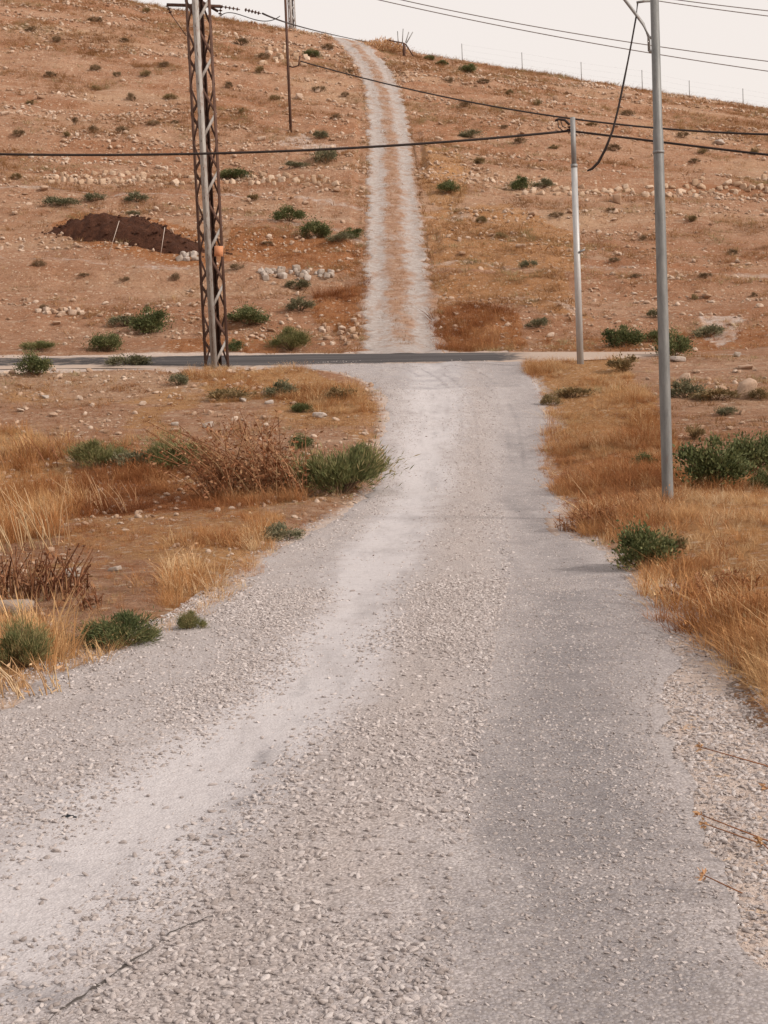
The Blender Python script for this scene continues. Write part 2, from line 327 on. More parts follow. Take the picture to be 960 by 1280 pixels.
M = dict(ground=mat_ground(), road=mat_road(), asphalt=mat_asphalt(), track=mat_track(),
    gravel=mat_stone('road_gravel', (.29, .25, .235), (.445, .395, .38), (.6, .55, .535), bump=.004, sc=60),
    stones=mat_stone('field_stone', (.34, .215, .14), (.45, .32, .235), (.56, .45, .365), sc=9),
    wall=mat_stone('limestone', (.36, .24, .16), (.48, .35, .25), (.58, .46, .36), sc=7),
    white=mat_stone('pale_limestone', (.28, .22, .18), (.38, .32, .275), (.47, .41, .37), sc=6),
    golden=mat_grass('golden_straw', [(0, (.29, .115, .04)), (.3, (.42, .195, .074)), (.65, (.53, .285, .12)), (1, (.65, .42, .21))]),
    bleach=mat_grass('bleached_grass', [(0, (.5, .31, .15)), (.5, (.62, .43, .24)), (1, (.72, .55, .36))]),
    russet=mat_grass('russet_grass', [(0, (.2, .07, .026)), (.4, (.33, .13, .048)), (.75, (.43, .2, .08)), (1, (.5, .29, .14))]),
    hillg=mat_grass('hill_straw', [(0, (.26, .14, .06)), (.35, (.38, .2, .09)), (.75, (.47, .28, .14)), (1, (.36, .3, .16))]),
    leaf=mat_leaf('dark_green_leaf', (.034, .046, .017), (.08, .098, .036), (.18, .185, .08)),
    leaf2=mat_leaf('grey_green_leaf', (.07, .075, .042), (.13, .132, .076), (.24, .215, .13)),
    leaf3=mat_leaf('rush_green_leaf', (.055, .068, .024), (.13, .142, .054), (.33, .26, .125)),
    leaf5=mat_leaf('dusty_scrub', (.085, .062, .034), (.15, .105, .06), (.25, .175, .1)),
    leaf4=mat_leaf('olive_dry_leaf', (.1, .078, .036), (.185, .138, .066), (.3, .21, .105)),
    stem=mat_plain('woody_stem', (.16, .1, .06)), thistle=mat_leaf('dry_thistle', (.13, .05, .022), (.27, .12, .055), (.42, .25, .14)),
    brown=mat_leaf('dead_stalk', (.075, .028, .014), (.17, .068, .032), (.32, .16, .08)), straw=mat_leaf('bleached_stalk', (.35, .2, .1), (.48, .31, .17), (.6, .45, .28)),
    rust=mat_metal('rusted_steel', (.07, .035, .026), (.13, .075, .058), met=.1, ro=.9, rust=.5, rc=(.07, .034, .022)), galvd=mat_metal('weathered_zinc', (.25, .23, .21), (.36, .335, .31), met=.15, ro=.75, rust=.22), galv=mat_metal('galvanised_steel', (.3, .285, .275), (.42, .4, .385), rust=.12, met=.35),
    lamp=mat_metal('grey_painted_steel', (.13, .132, .13), (.215, .215, .21), met=.2, ro=.55, rust=.04), pole=mat_metal('bright_galvanised_steel', (.36, .36, .36), (.47, .465, .46), met=.25, ro=.5),
    dpole=mat_metal('dull_steel', (.2, .2, .2), (.29, .285, .28), met=.3, rust=.1), wire=mat_plain('cable_black', (.03, .022, .02), .7), wirel=mat_plain('aluminium_wire', (.2, .175, .17), .6),
    orange=mat_plain('orange_sign', (.5, .22, .11), .6, .15), mound=None, insul=mat_plain('brown_insulator', (.07, .035, .025), .35), plastic=mat_plain('dark_plastic', (.02, .025, .03), .35),
    stake=mat_plain('white_stake', (.5, .42, .36), .7))
def mat_mound():
    q = N('dark_red_earth'); q.col(q.ramp(q.noise(3, 6, .75), [(.3, (.055, .02, .01)), (.55, (.105, .04, .021)), (.75, (.18, .078, .044))])); q.nrm(q.bump(q.noise(6, 7, .8), .3, 1.0)); return q.m
M['mound'] = mat_mound()

# ------------------------------------------------------------------ ground sheet
def gaps(*seg):
    out = []
    for a, b, s in seg: out.append(np.arange(a, b, s))
    return np.unique(np.concatenate(out))
gx = np.concatenate([-np.geomspace(46, 900, 36)[::-1], gaps((-45, -12, .45), (-12, -4, .14), (-4, 4.6, .06), (4.6, 12, .14), (12, 45, .45)), np.geomspace(45.5, 900, 36)])
gy = np.concatenate([-np.geomspace(7, 300, 16)[::-1], gaps((-6, 3, .3), (3, 14, .06), (14, 48, .12), (48, 130, .3)), np.geomspace(131, 1200, 40)])
GX, GY = np.meshgrid(gx, gy); GZ = gz(GX, GY)
V = np.stack([GX, GY, GZ], -1).reshape(-1, 3); nx, ny = len(gx), len(gy)
i = (np.arange(ny - 1)[:, None] * nx + np.arange(nx - 1)).ravel()
ground = put('ground', mesh_np('ground', V, np.stack([i, i + 1, i + nx + 1, i + nx], 1), M['ground'], True)); tag(ground, kind='structure')

def inpoly(poly, X, Y):
    r = np.zeros(np.shape(X), bool); n = len(poly)
    for a in range(n):
        x1, y1 = poly[a]; x2, y2 = poly[(a + 1) % n]
        c = ((y1 > Y) != (y2 > Y)) & (X < (x2 - x1) * (Y - y1) / (y2 - y1 + 1e-12) + x1); r ^= c
    return r
PV = dict(      # patches of ground cover, outlined on the ground
    verge=[(655, 450), (700, 441), (770, 452), (815, 490), (838, 560), (845, 605), (1150, 612), (1500, 800), (1500, 1050), (960, 905), (907, 850), (874, 800), (792, 720), (742, 690), (706, 664), (698, 640), (690, 602), (676, 582), (680, 560), (690, 530), (681, 500), (662, 472)],
    vergered=[(690, 552), (760, 548), (830, 560), (840, 640), (790, 680), (706, 664), (698, 640), (690, 602), (676, 582)],
    knoll=[(225, 464), (300, 455), (350, 446), (400, 470), (455, 487), (480, 505), (478, 525), (420, 522), (330, 500), (250, 502)],
    tallleft=[(-160, 535), (40, 545), (90, 575), (95, 640), (70, 680), (-160, 700)],
    cornerleft=[(-160, 770), (50, 790), (75, 835), (40, 862), (-160, 935)],
    edgeleft=[(185, 690), (250, 668), (335, 655), (345, 690), (300, 735), (270, 765), (225, 770), (190, 745)],
    stripleft=[(-5, 885), (40, 850), (130, 808), (255, 765), (300, 735), (255, 775), (160, 808), (70, 855), (0, 897)],
    brownband=[(85, 588), (150, 600), (260, 592), (380, 585), (380, 632), (250, 640), (90, 650)],
    litter=[(80, 640), (330, 640), (340, 655), (180, 700), (60, 690)],
    hollow=[(60, 560), (250, 565), (300, 600), (330, 640), (100, 655)],
    leftbare=[(-60, 470), (470, 480), (485, 560), (480, 600), (340, 690), (180, 800), (-100, 860)],
    moundfoot=[(45, 285), (90, 265), (200, 268), (262, 300), (262, 332), (200, 328), (110, 312)],
    redfoot=[(545, 385), (600, 378), (635, 390), (660, 430), (620, 438), (545, 438)],
    redleft=[(385, 362), (462, 350), (458, 412), (400, 402)],
    redpole=[(195, 425), (330, 415), (345, 440), (250, 441), (190, 438)],
    slope1=[(530, 185), (580, 190), (590, 235), (560, 260), (535, 255)], slope2=[(532, 265), (650, 255), (720, 285), (720, 345), (620, 330), (540, 335)],
    slope3=[(545, 340), (700, 345), (730, 400), (640, 385), (545, 382)], redband=[(280, 285), (460, 305), (455, 345), (330, 330), (240, 330)],
    rfoot=[(660, 425), (960, 405), (1100, 410), (1100, 432), (960, 432), (800, 445)],
    pad=[(335, 172), (372, 164), (400, 178), (440, 186), (436, 196), (395, 194), (355, 182)], rubble=[(875, 402), (925, 400), (935, 425), (900, 432)])
POLY = {k: polyxy(v) for k, v in PV.items()}
wv = lambda X, Y, a=.35, f=.8: (X + a * fbm(X * f, Y * f, 5, 3), Y + a * fbm(X * f + 9, Y * f, 7, 3))
def mask(k, X, Y):
    a = .12 + .02 * POLY[k][:, 1].mean(); return inpoly(POLY[k], *wv(X, Y, a, 8 / (POLY[k][:, 1].mean())))
fx, fy = V[:, 0], V[:, 1]
cov = np.zeros((len(V), 4), np.float32); cov[:, 3] = 1
for k in ('verge', 'knoll', 'tallleft', 'cornerleft', 'edgeleft', 'stripleft', 'slope1', 'slope2', 'slope3'): cov[mask(k, fx, fy), 0] = .9 if k[0] != 's' else .6
cov[mask('litter', fx, fy), 0] = .6
cov[:, 0] = np.maximum(cov[:, 0], ((fx > XG(fy) + .25) & (fy < 9)) * .9)
cov[:, 0] = np.maximum(cov[:, 0], .7 * inpoly(POLY['leftbare'], fx, fy) * sst(-.1, .35, fbm(fx * .6, fy * .45, 9, 3)))
for k, v in (('vergered', .75), ('brownband', 1), ('redfoot', .9), ('moundfoot', .8), ('redleft', .8), ('redpole', .7), ('redband', .75), ('rfoot', .6), ('slope3', .35), ('slope2', .3)): cov[mask(k, fx, fy), 2] = v
dist_r = np.minimum(np.abs(fx - XL(fy)), np.abs(fx - XR(fy)))
cov[:, 1] = np.maximum(cov[:, 1], np.exp(-(np.maximum(0, dist_r - .05) / .28) ** 2) * .8 * (fy < 42))
cov[:, 1] = np.maximum(cov[:, 1], ((fx > XR(fy) - .2) & (fx < XG(fy) + .1 + .25 * fbm(fx * 2, fy * 2, 3)) & (fy < 12)) * 1.0)
cov[:, 1] = np.maximum(cov[:, 1], np.exp(-((fx - TRK(fy)) / 1.5) ** 4) * .5 * (fy > 44))
cov[:, 1] = np.maximum(cov[:, 1], in_cross(fx, fy, .7) * .8 * (fx < 4))
for pts_ in ([(530, 271), (575, 268), (625, 273)], [(530, 334), (570, 326), (610, 328), (720, 340)], [(538, 382), (580, 375), (640, 374), (725, 392)], [(725, 330), (960, 338)], [(275, 276), (330, 280), (400, 291), (458, 304)], [(270, 243), (350, 250), (450, 262)], [(0, 236), (120, 240), (235, 246)], [(0, 330), (110, 332), (235, 336)], [(740, 446), (820, 447), (925, 442)]):
    q_ = polyxy(pts_); dmin = np.full(len(V), 9.0)
    for k_ in range(len(q_) - 1):
        a_, b_ = q_[k_], q_[k_ + 1]; t_ = np.clip(((V[:, :2] - a_) @ (b_ - a_)) / ((b_ - a_) @ (b_ - a_)), 0, 1); dmin = np.minimum(dmin, np.linalg.norm(V[:, :2] - a_ - t_[:, None] * (b_ - a_) + .35 * fbm(fx * .5, fy * .5, 4, 2)[:, None], axis=1))
    cov[:, 1] = np.maximum(cov[:, 1], .52 * (1 - sst(.1, .4, dmin)))
for k in ('pad', 'rubble'): cov[mask(k, fx, fy), 1] = .58
attr(ground.data, 'cover', 'FLOAT_COLOR', cov)

# ------------------------------------------------------------------ roads
def strip(name, ys, xl, xr, ncol, zf, mat, edge=.03):
    u = np.linspace(0, 1, ncol); Yg = np.repeat(ys[:, None], ncol, 1); Xg = xl(ys)[:, None] * (1 - u) + xr(ys)[:, None] * u
    Z = zf(Xg, Yg); e = np.minimum(Xg - xl(ys)[:, None], xr(ys)[:, None] - Xg); Z = Z - edge * (1 - sst(0, min(.25, edge * 8), e))
    Vr = np.stack([Xg, Yg, Z], -1).reshape(-1, 3); a = (np.arange(len(ys) - 1)[:, None] * ncol + np.arange(ncol - 1)).ravel()
    return mesh_np(name, Vr, np.stack([a, a + 1, a + ncol + 1, a + ncol], 1), mat, True), Vr
jag = lambda ys, s, a: a * fbm(ys * 2.2, ys * 0 + s, s, 4)
ys = np.concatenate([np.arange(-12, 3, .3), np.arange(3, 14, .05), np.arange(14, 41.5, .1)])
me, Vr = strip('main_road', ys, lambda y: XL(y) - .1 + jag(y, 3, .16), lambda y: XR(y) + .05 + jag(y, 5, .14), 90, lambda X, Y: road_z(X, Y) + .006, M['road'], .012)
rx, ry = Vr[:, 0], Vr[:, 1]
wear = np.zeros((len(Vr), 4), np.float32); wear[:, 3] = 1
dk = sst(-.3, .3, rx - XD(ry) - .10 * fbm(rx * 0, ry * .9, 2, 3)) * (1 - .45 * np.exp(-((rx - XR(ry)) / .15) ** 2))
dk = dk * np.interp(ry, [0, 9, 13, 24, 30, 36, 42], [.95, .95, .8, .85, .7, .35, .4]) * (.72 + .5 * fbm(rx * .8, ry * .35, 9, 3))
band = np.exp(-((rx - XD(ry) - .42) / .2) ** 2) * (ry > 5.2) * (ry < 12) * .3      # oily wheel path
wear[:, 0] = np.clip(dk + band + .34 * sst(36.0, 36.15, ry + .12 * fbm(rx, ry * 0, 3, 3)), 0, 1)
for xs_, w_ in ((-.75, .05), (-.2, .04), (.12, .05), (.75, .05), (1.0, .04)):      # faint tyre lines near the junction
    wear[:, 0] = np.clip(wear[:, 0] + .3 * np.exp(-((rx - (XL(ry) + XR(ry)) / 2 - xs_ - .25 * fbm(ry * .15, ry * 0 + xs_, 3, 2)) / w_) ** 2) * sst(22, 28, ry) * sst(.35, .6, vn(rx * .3 + xs_ * 9, ry * .4, 5)), 0, 1)
wear[:, 1] = np.clip(np.exp(-((rx - XT(ry)) / np.interp(ry, [0, 5, 9, 16, 30], [.6, .55, .4, .5, .6])) ** 2) * (1.0 + .9 * fbm(rx * .7, ry * .33, 11, 3)) + .35 * sst(18, 34, ry) * (1 - dk) + .5 * np.exp(-((rx + 1.15) / .55) ** 2 - ((ry - 5.4) / 1.0) ** 2), 0, 1)
wear[:, 2] = np.clip(np.exp(-((rx - (XT(ry) + XD(ry)) / 2 - .15) / .4) ** 2) * .85 + np.exp(-((rx - XL(ry) - .2) / .35) ** 2) * .5, 0, 1) * (1 - dk)
for x_, y_, w_, l_, a_ in ((305, 1005, .07, .12, .8), (328, 945, .04, .25, .7), (290, 1040, .06, .08, .5), (690, 940, .13, .9, .4), (720, 1030, .3, .25, .45), (640, 1010, .1, .8, .3), (380, 850, .03, .5, .5), (650, 640, .12, 3.0, .35), (630, 690, .05, 2.0, .4), (60, 1255, .1, .06, .7), (20, 1240, .05, .05, .7)):
    q_ = hit(x_, y_); wear[:, 0] = np.clip(wear[:, 0] + a_ * np.exp(-((rx - q_[0]) / w_) ** 2 - ((ry - q_[1]) / l_) ** 2), 0, 1)
attr(me, 'wear', 'FLOAT_COLOR', wear)
main_road = tag(put('road', me), kind='structure')
# cross road
xs = np.arange(-70, 9.0, .12); nc = 26; u = np.linspace(0, 1, nc)
Xg = np.repeat(xs[:, None], nc, 1); t_end = sst(3.5, 9, xs)
yn = CN(xs) + t_end * 1.4 + .9 * (1 - sst(-9, -4.5, xs)); yf = CF(xs) - t_end * .9 * .6
Yg = yn[:, None] * (1 - u) + yf[:, None] * u
e = np.minimum(np.minimum(Yg - yn[:, None], yf[:, None] - Yg), np.maximum(0, 9.0 - Xg))
Zg = h0(Xg, Yg) + .02 + .012 * fbm(Xg / 2, Yg / 2, 4, 2) - .05 * (1 - sst(0, .3, e))
a = (np.arange(len(xs) - 1)[:, None] * nc + np.arange(nc - 1)).ravel()
me = mesh_np('crossroad', np.stack([Xg, Yg, Zg], -1).reshape(-1, 3), np.stack([a, a + nc, a + nc + 1, a + 1], 1), M['asphalt'], True)
attr(me, 'edge', 'FLOAT', np.clip((1 - sst(.0, .6, e)) * .9 + sst(2.8, 5.2, Xg) * .95 + .32 * (1 - sst(-8, -4, Xg)), 0, 1).astype(np.float32))
tag(put('crossroad', me), kind='structure')
# hill track
ys = np.arange(44.75, 128, .2)
me, Vr = strip('hill_track', ys, lambda y: TRK(y) - 1.38 + jag(y, 7, .55), lambda y: TRK(y) + 1.38 + jag(y, 9, .55), 40,
               lambda X, Y: h0(X, Y) + .03 - .06 * np.exp(-((np.abs(X - TRK(Y)) - .78) / .35) ** 2) + .03 * fbm(X, Y, 5, 3), M['track'], .09)
du = Vr[:, 0] - TRK(Vr[:, 1]) + .34 * fbm(Vr[:, 0] * .9, Vr[:, 1] * .55, 6, 4); wear = np.zeros((len(Vr), 4), np.float32)
wear[:, 0] = np.clip(np.exp(-((np.abs(du) - .80) / .46) ** 4) * .9 + .75 * np.exp(-((Vr[:, 1] - 44.5) / 4.5) ** 2) * np.exp(-(du / 1.1) ** 4) + .2 * sst(75, 100, Vr[:, 1]) + .05, 0, 1)
attr(me, 'wear', 'FLOAT_COLOR', wear); tag(put('hill_track', me), kind='structure')

# ------------------------------------------------------------------ scattered stuff through geometry nodes
_gn = None
def gn_tree():
    global _gn
    if _gn: return _gn
    g = bpy.data.node_groups.new('scatter', 'GeometryNodeTree')
    g.interface.new_socket('Geometry', in_out='INPUT', socket_type='NodeSocketGeometry'); g.interface.new_socket('Geometry', in_out='OUTPUT', socket_type='NodeSocketGeometry')
    n = lambda t: g.nodes.new(t); l = g.links.new
    gi, go = n('NodeGroupInput'), n('NodeGroupOutput')
    def named(nm, typ):
        x = n('GeometryNodeInputNamedAttribute'); x.data_type = typ; x.inputs[0].default_value = nm; return x.outputs[0]
    pid = named('pid', 'INT'); cmp_ = n('FunctionNodeCompare'); cmp_.data_type = 'INT'; cmp_.operation = 'GREATER_EQUAL'
    ins = [s for s in cmp_.inputs if s.type == 'INT']; l(pid, ins[0]); ins[1].default_value = 0
    sep = n('GeometryNodeSeparateGeometry'); l(gi.outputs[0], sep.inputs[0]); l(cmp_.outputs[0], sep.inputs[1])
    sp = n('GeometryNodeSplitToInstances'); sp.domain = 'POINT'; l(sep.outputs[0], sp.inputs[0]); l(pid, sp.inputs['Group ID'])
    ip = n('GeometryNodeInstanceOnPoints'); l(sep.outputs[1], ip.inputs['Points']); l(sp.outputs[0], ip.inputs['Instance'])
    ip.inputs['Pick Instance'].default_value = True; l(named('pick', 'INT'), ip.inputs['Instance Index'])
    e2r = n('FunctionNodeEulerToRotation'); l(named('rot', 'FLOAT_VECTOR'), e2r.inputs[0]); l(e2r.outputs[0], ip.inputs['Rotation']); l(named('scl', 'FLOAT_VECTOR'), ip.inputs['Scale'])
    l(ip.outputs[0], go.inputs[0]); _gn = g; return g
def scatter(name, P, rot, scl, protos, mat, label, cat, tint=None, smooth=False):
    P = np.asarray(P, np.float32); n = len(P); vs_, fs, pid, shade = [P], {3: [], 4: []}, [np.full(n, -1)], [np.zeros(n)]
    b = n
    for k, (pv, pf, sh) in enumerate(protos):
        vs_.append(pv); pid.append(np.full(len(pv), k)); shade.append(sh if sh is not None else np.zeros(len(pv)))
        for f in pf: fs[f.shape[1]].append(f + b)
        b += len(pv)
    me = mesh_np(name, np.concatenate(vs_), [np.concatenate(v) for v in fs.values() if v], mat, smooth)
    pad = b - n; z3 = np.zeros((pad, 3), np.float32)
    attr(me, 'pid', 'INT', np.concatenate(pid).astype(np.int32)); attr(me, 'shade', 'FLOAT', np.concatenate(shade).astype(np.float32))
    attr(me, 'rot', 'FLOAT_VECTOR', np.concatenate([rot, z3]).astype(np.float32)); attr(me, 'scl', 'FLOAT_VECTOR', np.concatenate([scl, z3 + 1]).astype(np.float32))
    attr(me, 'pick', 'INT', np.concatenate([rng.integers(0, len(protos), n), np.zeros(pad)]).astype(np.int32))
    attr(me, 'tint', 'FLOAT', np.concatenate([tint if tint is not None else rng.random(n), np.zeros(pad)]).astype(np.float32))
    o = put(name, me); md = o.modifiers.new('scatter', 'NODES'); md.node_group = gn_tree(); tag(o, label, cat, kind='stuff'); return o

def ico(sub):
    import bmesh
    bm = bmesh.new(); bmesh.ops.create_icosphere(bm, subdivisions=sub, radius=1); v = np.array([q.co[:] for q in bm.verts]); f = np.array([[q.index for q in p.verts] for p in bm.faces]); bm.free(); return v, f
def rock(seed, sub=2, cuts=7, blocky=0, sq=(1, .8, .6)):
    r = np.random.default_rng(seed); v, f = ico(sub); v = v.copy()
    if blocky: v = np.sign(v) * np.abs(v) ** (1 - blocky)
    for _ in range(cuts):
        d = r.normal(size=3); d /= np.linalg.norm(d); k = r.uniform(.38, .8); s = v @ d; m = s > k; v[m] -= np.outer(s[m] - k, d) * .97
    v = v * (1 + .05 * (r.random((len(v), 1)) - .5)) * np.array(sq) * r.uniform(.85, 1.15, 3); return v, f
ROCK1 = [rock(k, 2, 9, 0, (1, .72, .5)) for k in range(8)]
P1 = [(v, [f], None) for v, f in ROCK1]
P2 = [(v, [f], None) for v, f in [rock(20 + k, 2, 6) for k in range(6)]]
def rnd_in(x0, x1, y0, y1, n): return rng.uniform(x0, x1, n), rng.uniform(y0, y1, n)
def eul(n, tilt=.3): return np.stack([rng.normal(0, tilt, n), rng.normal(0, tilt, n), rng.uniform(0, 6.28, n)], 1)

# gravel on the road and its shoulders
def gravel(n, y0, y1, smin, smax, dens):
    Y = y0 + (y1 - y0) * rng.random(n) ** 1.25; X = rng.uniform(-3.6, 4.6, n); l_, r_ = XL(Y), XR(Y)
    keep = (X > l_ - .35) & (X < np.maximum(r_ + .1, XG(Y) + .25)) & (Y < 42)
    tr = np.exp(-((X - XT(Y)) / np.interp(Y, [0, 5, 9, 16, 30], [.5, .5, .33, .4, .5])) ** 2) * (1.0 + .3 * fbm(X * 1.5, Y * .8, 3, 2)); dk = (X > XD(Y)) & (X < r_)
    p = dens * (1 - np.clip(tr, 0, .97)) * np.where(dk, .6, 1) * np.clip(.7 + 1.4 * fbm(X * 1.3, Y * .6, 12, 3), .15, 1.2)
    keep &= rng.random(n) < p; X, Y, dk = X[keep], Y[keep], dk[keep]
    s = smin + (smax - smin) * rng.random(len(X)) ** 4; s = np.where(dk, s * .62, s)
    inside = (X > XL(Y)) & (X < XR(Y)); Z = np.where(inside, road_z(X, Y) + .006, gz(X, Y)) + s * .05
    return np.stack([X, Y, Z], 1), s
A, sa = gravel(520000, 2.5, 13, .0042, .021, 1.0); B, sb = gravel(150000, 12, 42, .008, .026, .9)
P = np.concatenate([A, B]); s = np.concatenate([sa, sb])
scatter('road_gravel', P, eul(len(P), .35), s[:, None] * rng.uniform(.75, 1.25, (len(s), 3)), P1, M['gravel'], 'loose pale crushed gravel strewn over the road', 'gravel')

# small stones on the fields and the slope
X, Y = rnd_in(-40, 40, 8, 126, 420000); cl = fbm(X / 6, Y / 1.6, 2, 4); p = np.clip(-.02 + 1.9 * cl, .02, 1) * np.interp(Y, [8, 36, 44, 60, 126], [.8, .45, .55, .7, .85])
ok = (np.abs(X) < Y * .3 + 2) & (rng.random(len(X)) < p) & (in_road(X, Y, .1) < .5) & (in_cross(X, Y, .2) < .5) & (np.abs(X - TRK(Y)) > np.where(Y > 44, 1.2, -1)) & ~inpoly(POLY['verge'], X, Y)
ok &= (Y > 13) | (X < XL(Y) - .4)
X, Y = X[ok], Y[ok]
pl = POLY['leftbare']; xa, ya = rnd_in(pl[:, 0].min(), pl[:, 0].max(), pl[:, 1].min(), pl[:, 1].max(), 26000); oa = inpoly(pl, xa, ya) & (in_road(xa, ya, .1) < .5) & (rng.random(26000) < np.clip(.06 + .7 * fbm(xa, ya, 5, 3), .02, .6)); X = np.concatenate([X, xa[oa]]); Y = np.concatenate([Y, ya[oa]])
s = np.interp(Y, [8, 25, 60, 120], [.014, .026, .05, .075]) * (.45 + 2.6 * rng.random(len(X)) ** 3.5)
scatter('small_stones', np.stack([X, Y, gz(X, Y) + s * .15], 1), eul(len(X), .4), s[:, None] * rng.uniform(.7, 1.3, (len(X), 3)), P2, M['stones'], 'small pale stones littering the dry slope and fields', 'stones')

# grass tufts
def tuft(seed, nb, spread, lean, wid, seg=2, heads=0, curl=.3):
    r = np.random.default_rng(seed); V, F4, F3, S = [], [], [], []
    for k in range(nb):
        a = r.uniform(0, 6.28); b0 = np.array([math.cos(a), math.sin(a), 0]) * spread * math.sqrt(r.random()); a2 = a + r.normal(0, .8); ln = abs(r.normal(lean, lean * .6)); h = r.uniform(.45, 1.0)
        d = np.array([math.cos(a2), math.sin(a2), 0]); sd = np.array([-d[1], d[0], 0]) * wid * r.uniform(.6, 1.3); base = len(V); sh = r.random() ** 1.5
        for q in range(seg + 1):
            t = q / seg; c = b0 + d * (ln * h * t + curl * ln * t * t) + np.array([0, 0, h * (t - .25 * ln * t * t)])
            if q == seg: V.append(c); S.append(sh)
            else: V += [c - sd * (1 - .6 * t), c + sd * (1 - .6 * t)]; S += [sh, sh]
        for q in range(seg - 1): F4.append([base + 2 * q, base + 2 * q + 1, base + 2 * q + 3, base + 2 * q + 2])
        F3.append([base + 2 * seg - 2, base + 2 * seg - 1, base + 2 * seg])
        if heads and r.random() < heads:
            c = V[-1]; e = r.normal(size=3) * .05; b = len(V); V += [c - sd * 1.3, c + sd * 1.3, c + d * .07 + np.array([0, 0, .09]), c + e * .6]; S += [sh * .6] * 4; F3 += [[b, b + 1, b + 2], [b, b + 3, b + 2]]
    return np.array(V), [np.array(F4), np.array(F3)], np.array(S)
TG = [tuft(100 + k, 34, .32, .6, .0085, 2, .08) for k in range(8)]
TS = [tuft(140 + k, 16, .5, .9, .028, 2, .2) for k in range(6)]            # low, broad for the far slope
TT = [tuft(180 + k, 22, .22, .3, .008, 3, 0) for k in range(6)]          # tall upright straw
def fill(keys, per_m2, hmin, hmax, extra=None, mx=60000):
    out = []
    for k in keys:
        pl = POLY[k]; x0, y0 = pl.min(0); x1, y1 = pl.max(0); n = int(min(mx, (x1 - x0) * (y1 - y0) * per_m2)); X, Y = rnd_in(x0, x1, y0, y1, n)
        ok = mask(k, X, Y) & (np.abs(X) < Y * .33 + 2.5) & (in_road(X, Y, -.05) < .5) & (in_cross(X, Y, -.1) < .5); ok &= rng.random(n) < np.clip(.75 + .9 * fbm(X * .7, Y * .7, 6, 3), .15, 1); out.append(np.stack([X[ok], Y[ok]], 1))
    Q = np.concatenate(out + ([extra] if extra is not None else [])); X, Y = Q[:, 0], Q[:, 1]
    h = (hmin + (hmax - hmin) * rng.random(len(X)) ** 1.6) * (.85 + 1.1 * fbm(X * .9, Y * .7, 2, 3)); return X, Y, np.maximum(h, .03)
def grass(name, parts, protos, mat, label):
    X = np.concatenate([p[0] for p in parts]); Y = np.concatenate([p[1] for p in parts]); h = np.concatenate([p[2] for p in parts]); n = len(X)
    tint = np.clip(.52 + .95 * fbm(X * .55, Y * .4, 10, 3) + .5 * fbm(X * 2.2, Y * 1.6, 4, 2) + rng.normal(0, .2, n), 0, 1)
    wd = rng.uniform(.8, 1.4, n); scatter(name, np.stack([X, Y, gz(X, Y) - .01], 1), eul(n, .12), np.stack([h * wd, h * wd, h], 1), protos, mat, label, 'grass', tint)
nb = 3200; yb = rng.uniform(2.5, 10, nb); xb = XG(yb) + .15 + rng.exponential(.9, nb); ex = np.stack([xb, yb], 1)
grass('dry_grass', [fill(['verge'], 85, .05, .25, ex), fill(['knoll'], 60, .08, .3), fill(['edgeleft'], 90, .1, .3), fill(['stripleft', 'cornerleft'], 120, .06, .24), fill(['litter'], 40, .04, .14)], TG, M['golden'], 'golden dry grass covering the road verges')
grass('tall_straw', [fill(['tallleft'], 60, .22, .55), fill(['cornerleft'], 60, .2, .42), fill(['verge'], 2, .18, .32)], TT, M['golden'], 'tall pale straw stalks standing at the field edge')
grass('bleached_grass', [fill(['verge'], 20, .06, .3), fill(['edgeleft', 'knoll', 'tallleft'], 14, .1, .4)], TG, M['bleach'], 'bleached pale grass tufts among the golden verge grass')
grass('russet_grass', [fill(['vergered'], 75, .12, .36), fill(['brownband'], 70, .12, .38), fill(['redfoot', 'redleft'], 30, .15, .5), fill(['redpole', 'redband', 'rfoot'], 12, .1, .35), fill(['verge'], 15, .08, .26), fill(['litter', 'leftbare'], 22, .03, .14), fill(['hollow'], 40, .1, .4)], TG, M['russet'], 'reddish brown dead grass in patches beside the roads')
X, Y = rnd_in(-45, 45, 24, 126, 260000); p = np.clip(.22 + 1.5 * fbm(X / 4.5, Y / 2.2, 13, 4), .03, 1) * np.interp(Y, [24, 40, 50, 126], [.8, .6, .7, .6])
ok = (np.abs(X) < Y * .3 + 2) & (rng.random(len(X)) < p) & (in_road(X, Y, .1) < .5) & (in_cross(X, Y, .2) < .5) & (np.abs(X - TRK(Y)) > np.where(Y > 44, 1.3, -1)); X, Y = X[ok], Y[ok]
h = np.interp(Y, [24, 60, 126], [.10, .2, .26]) * rng.uniform(.5, 1.5, len(X))
nk = 3200; yc = rng.uniform(47, 112, nk); xc = TRK(yc) + np.where(rng.random(nk) < .6, rng.normal(0, .22, nk), rng.choice([-1, 1], nk) * (1.3 + rng.normal(0, .12, nk))); hc = rng.uniform(.06, .2, nk)
grass('slope_grass', [(X, Y, h), (xc, yc, hc), fill(['slope1', 'slope2', 'slope3'], 9, .12, .4), fill(['leftbare'], 30, .03, .09)], TS, M['hillg'], 'short sparse dry grass dotting the brown hillside')

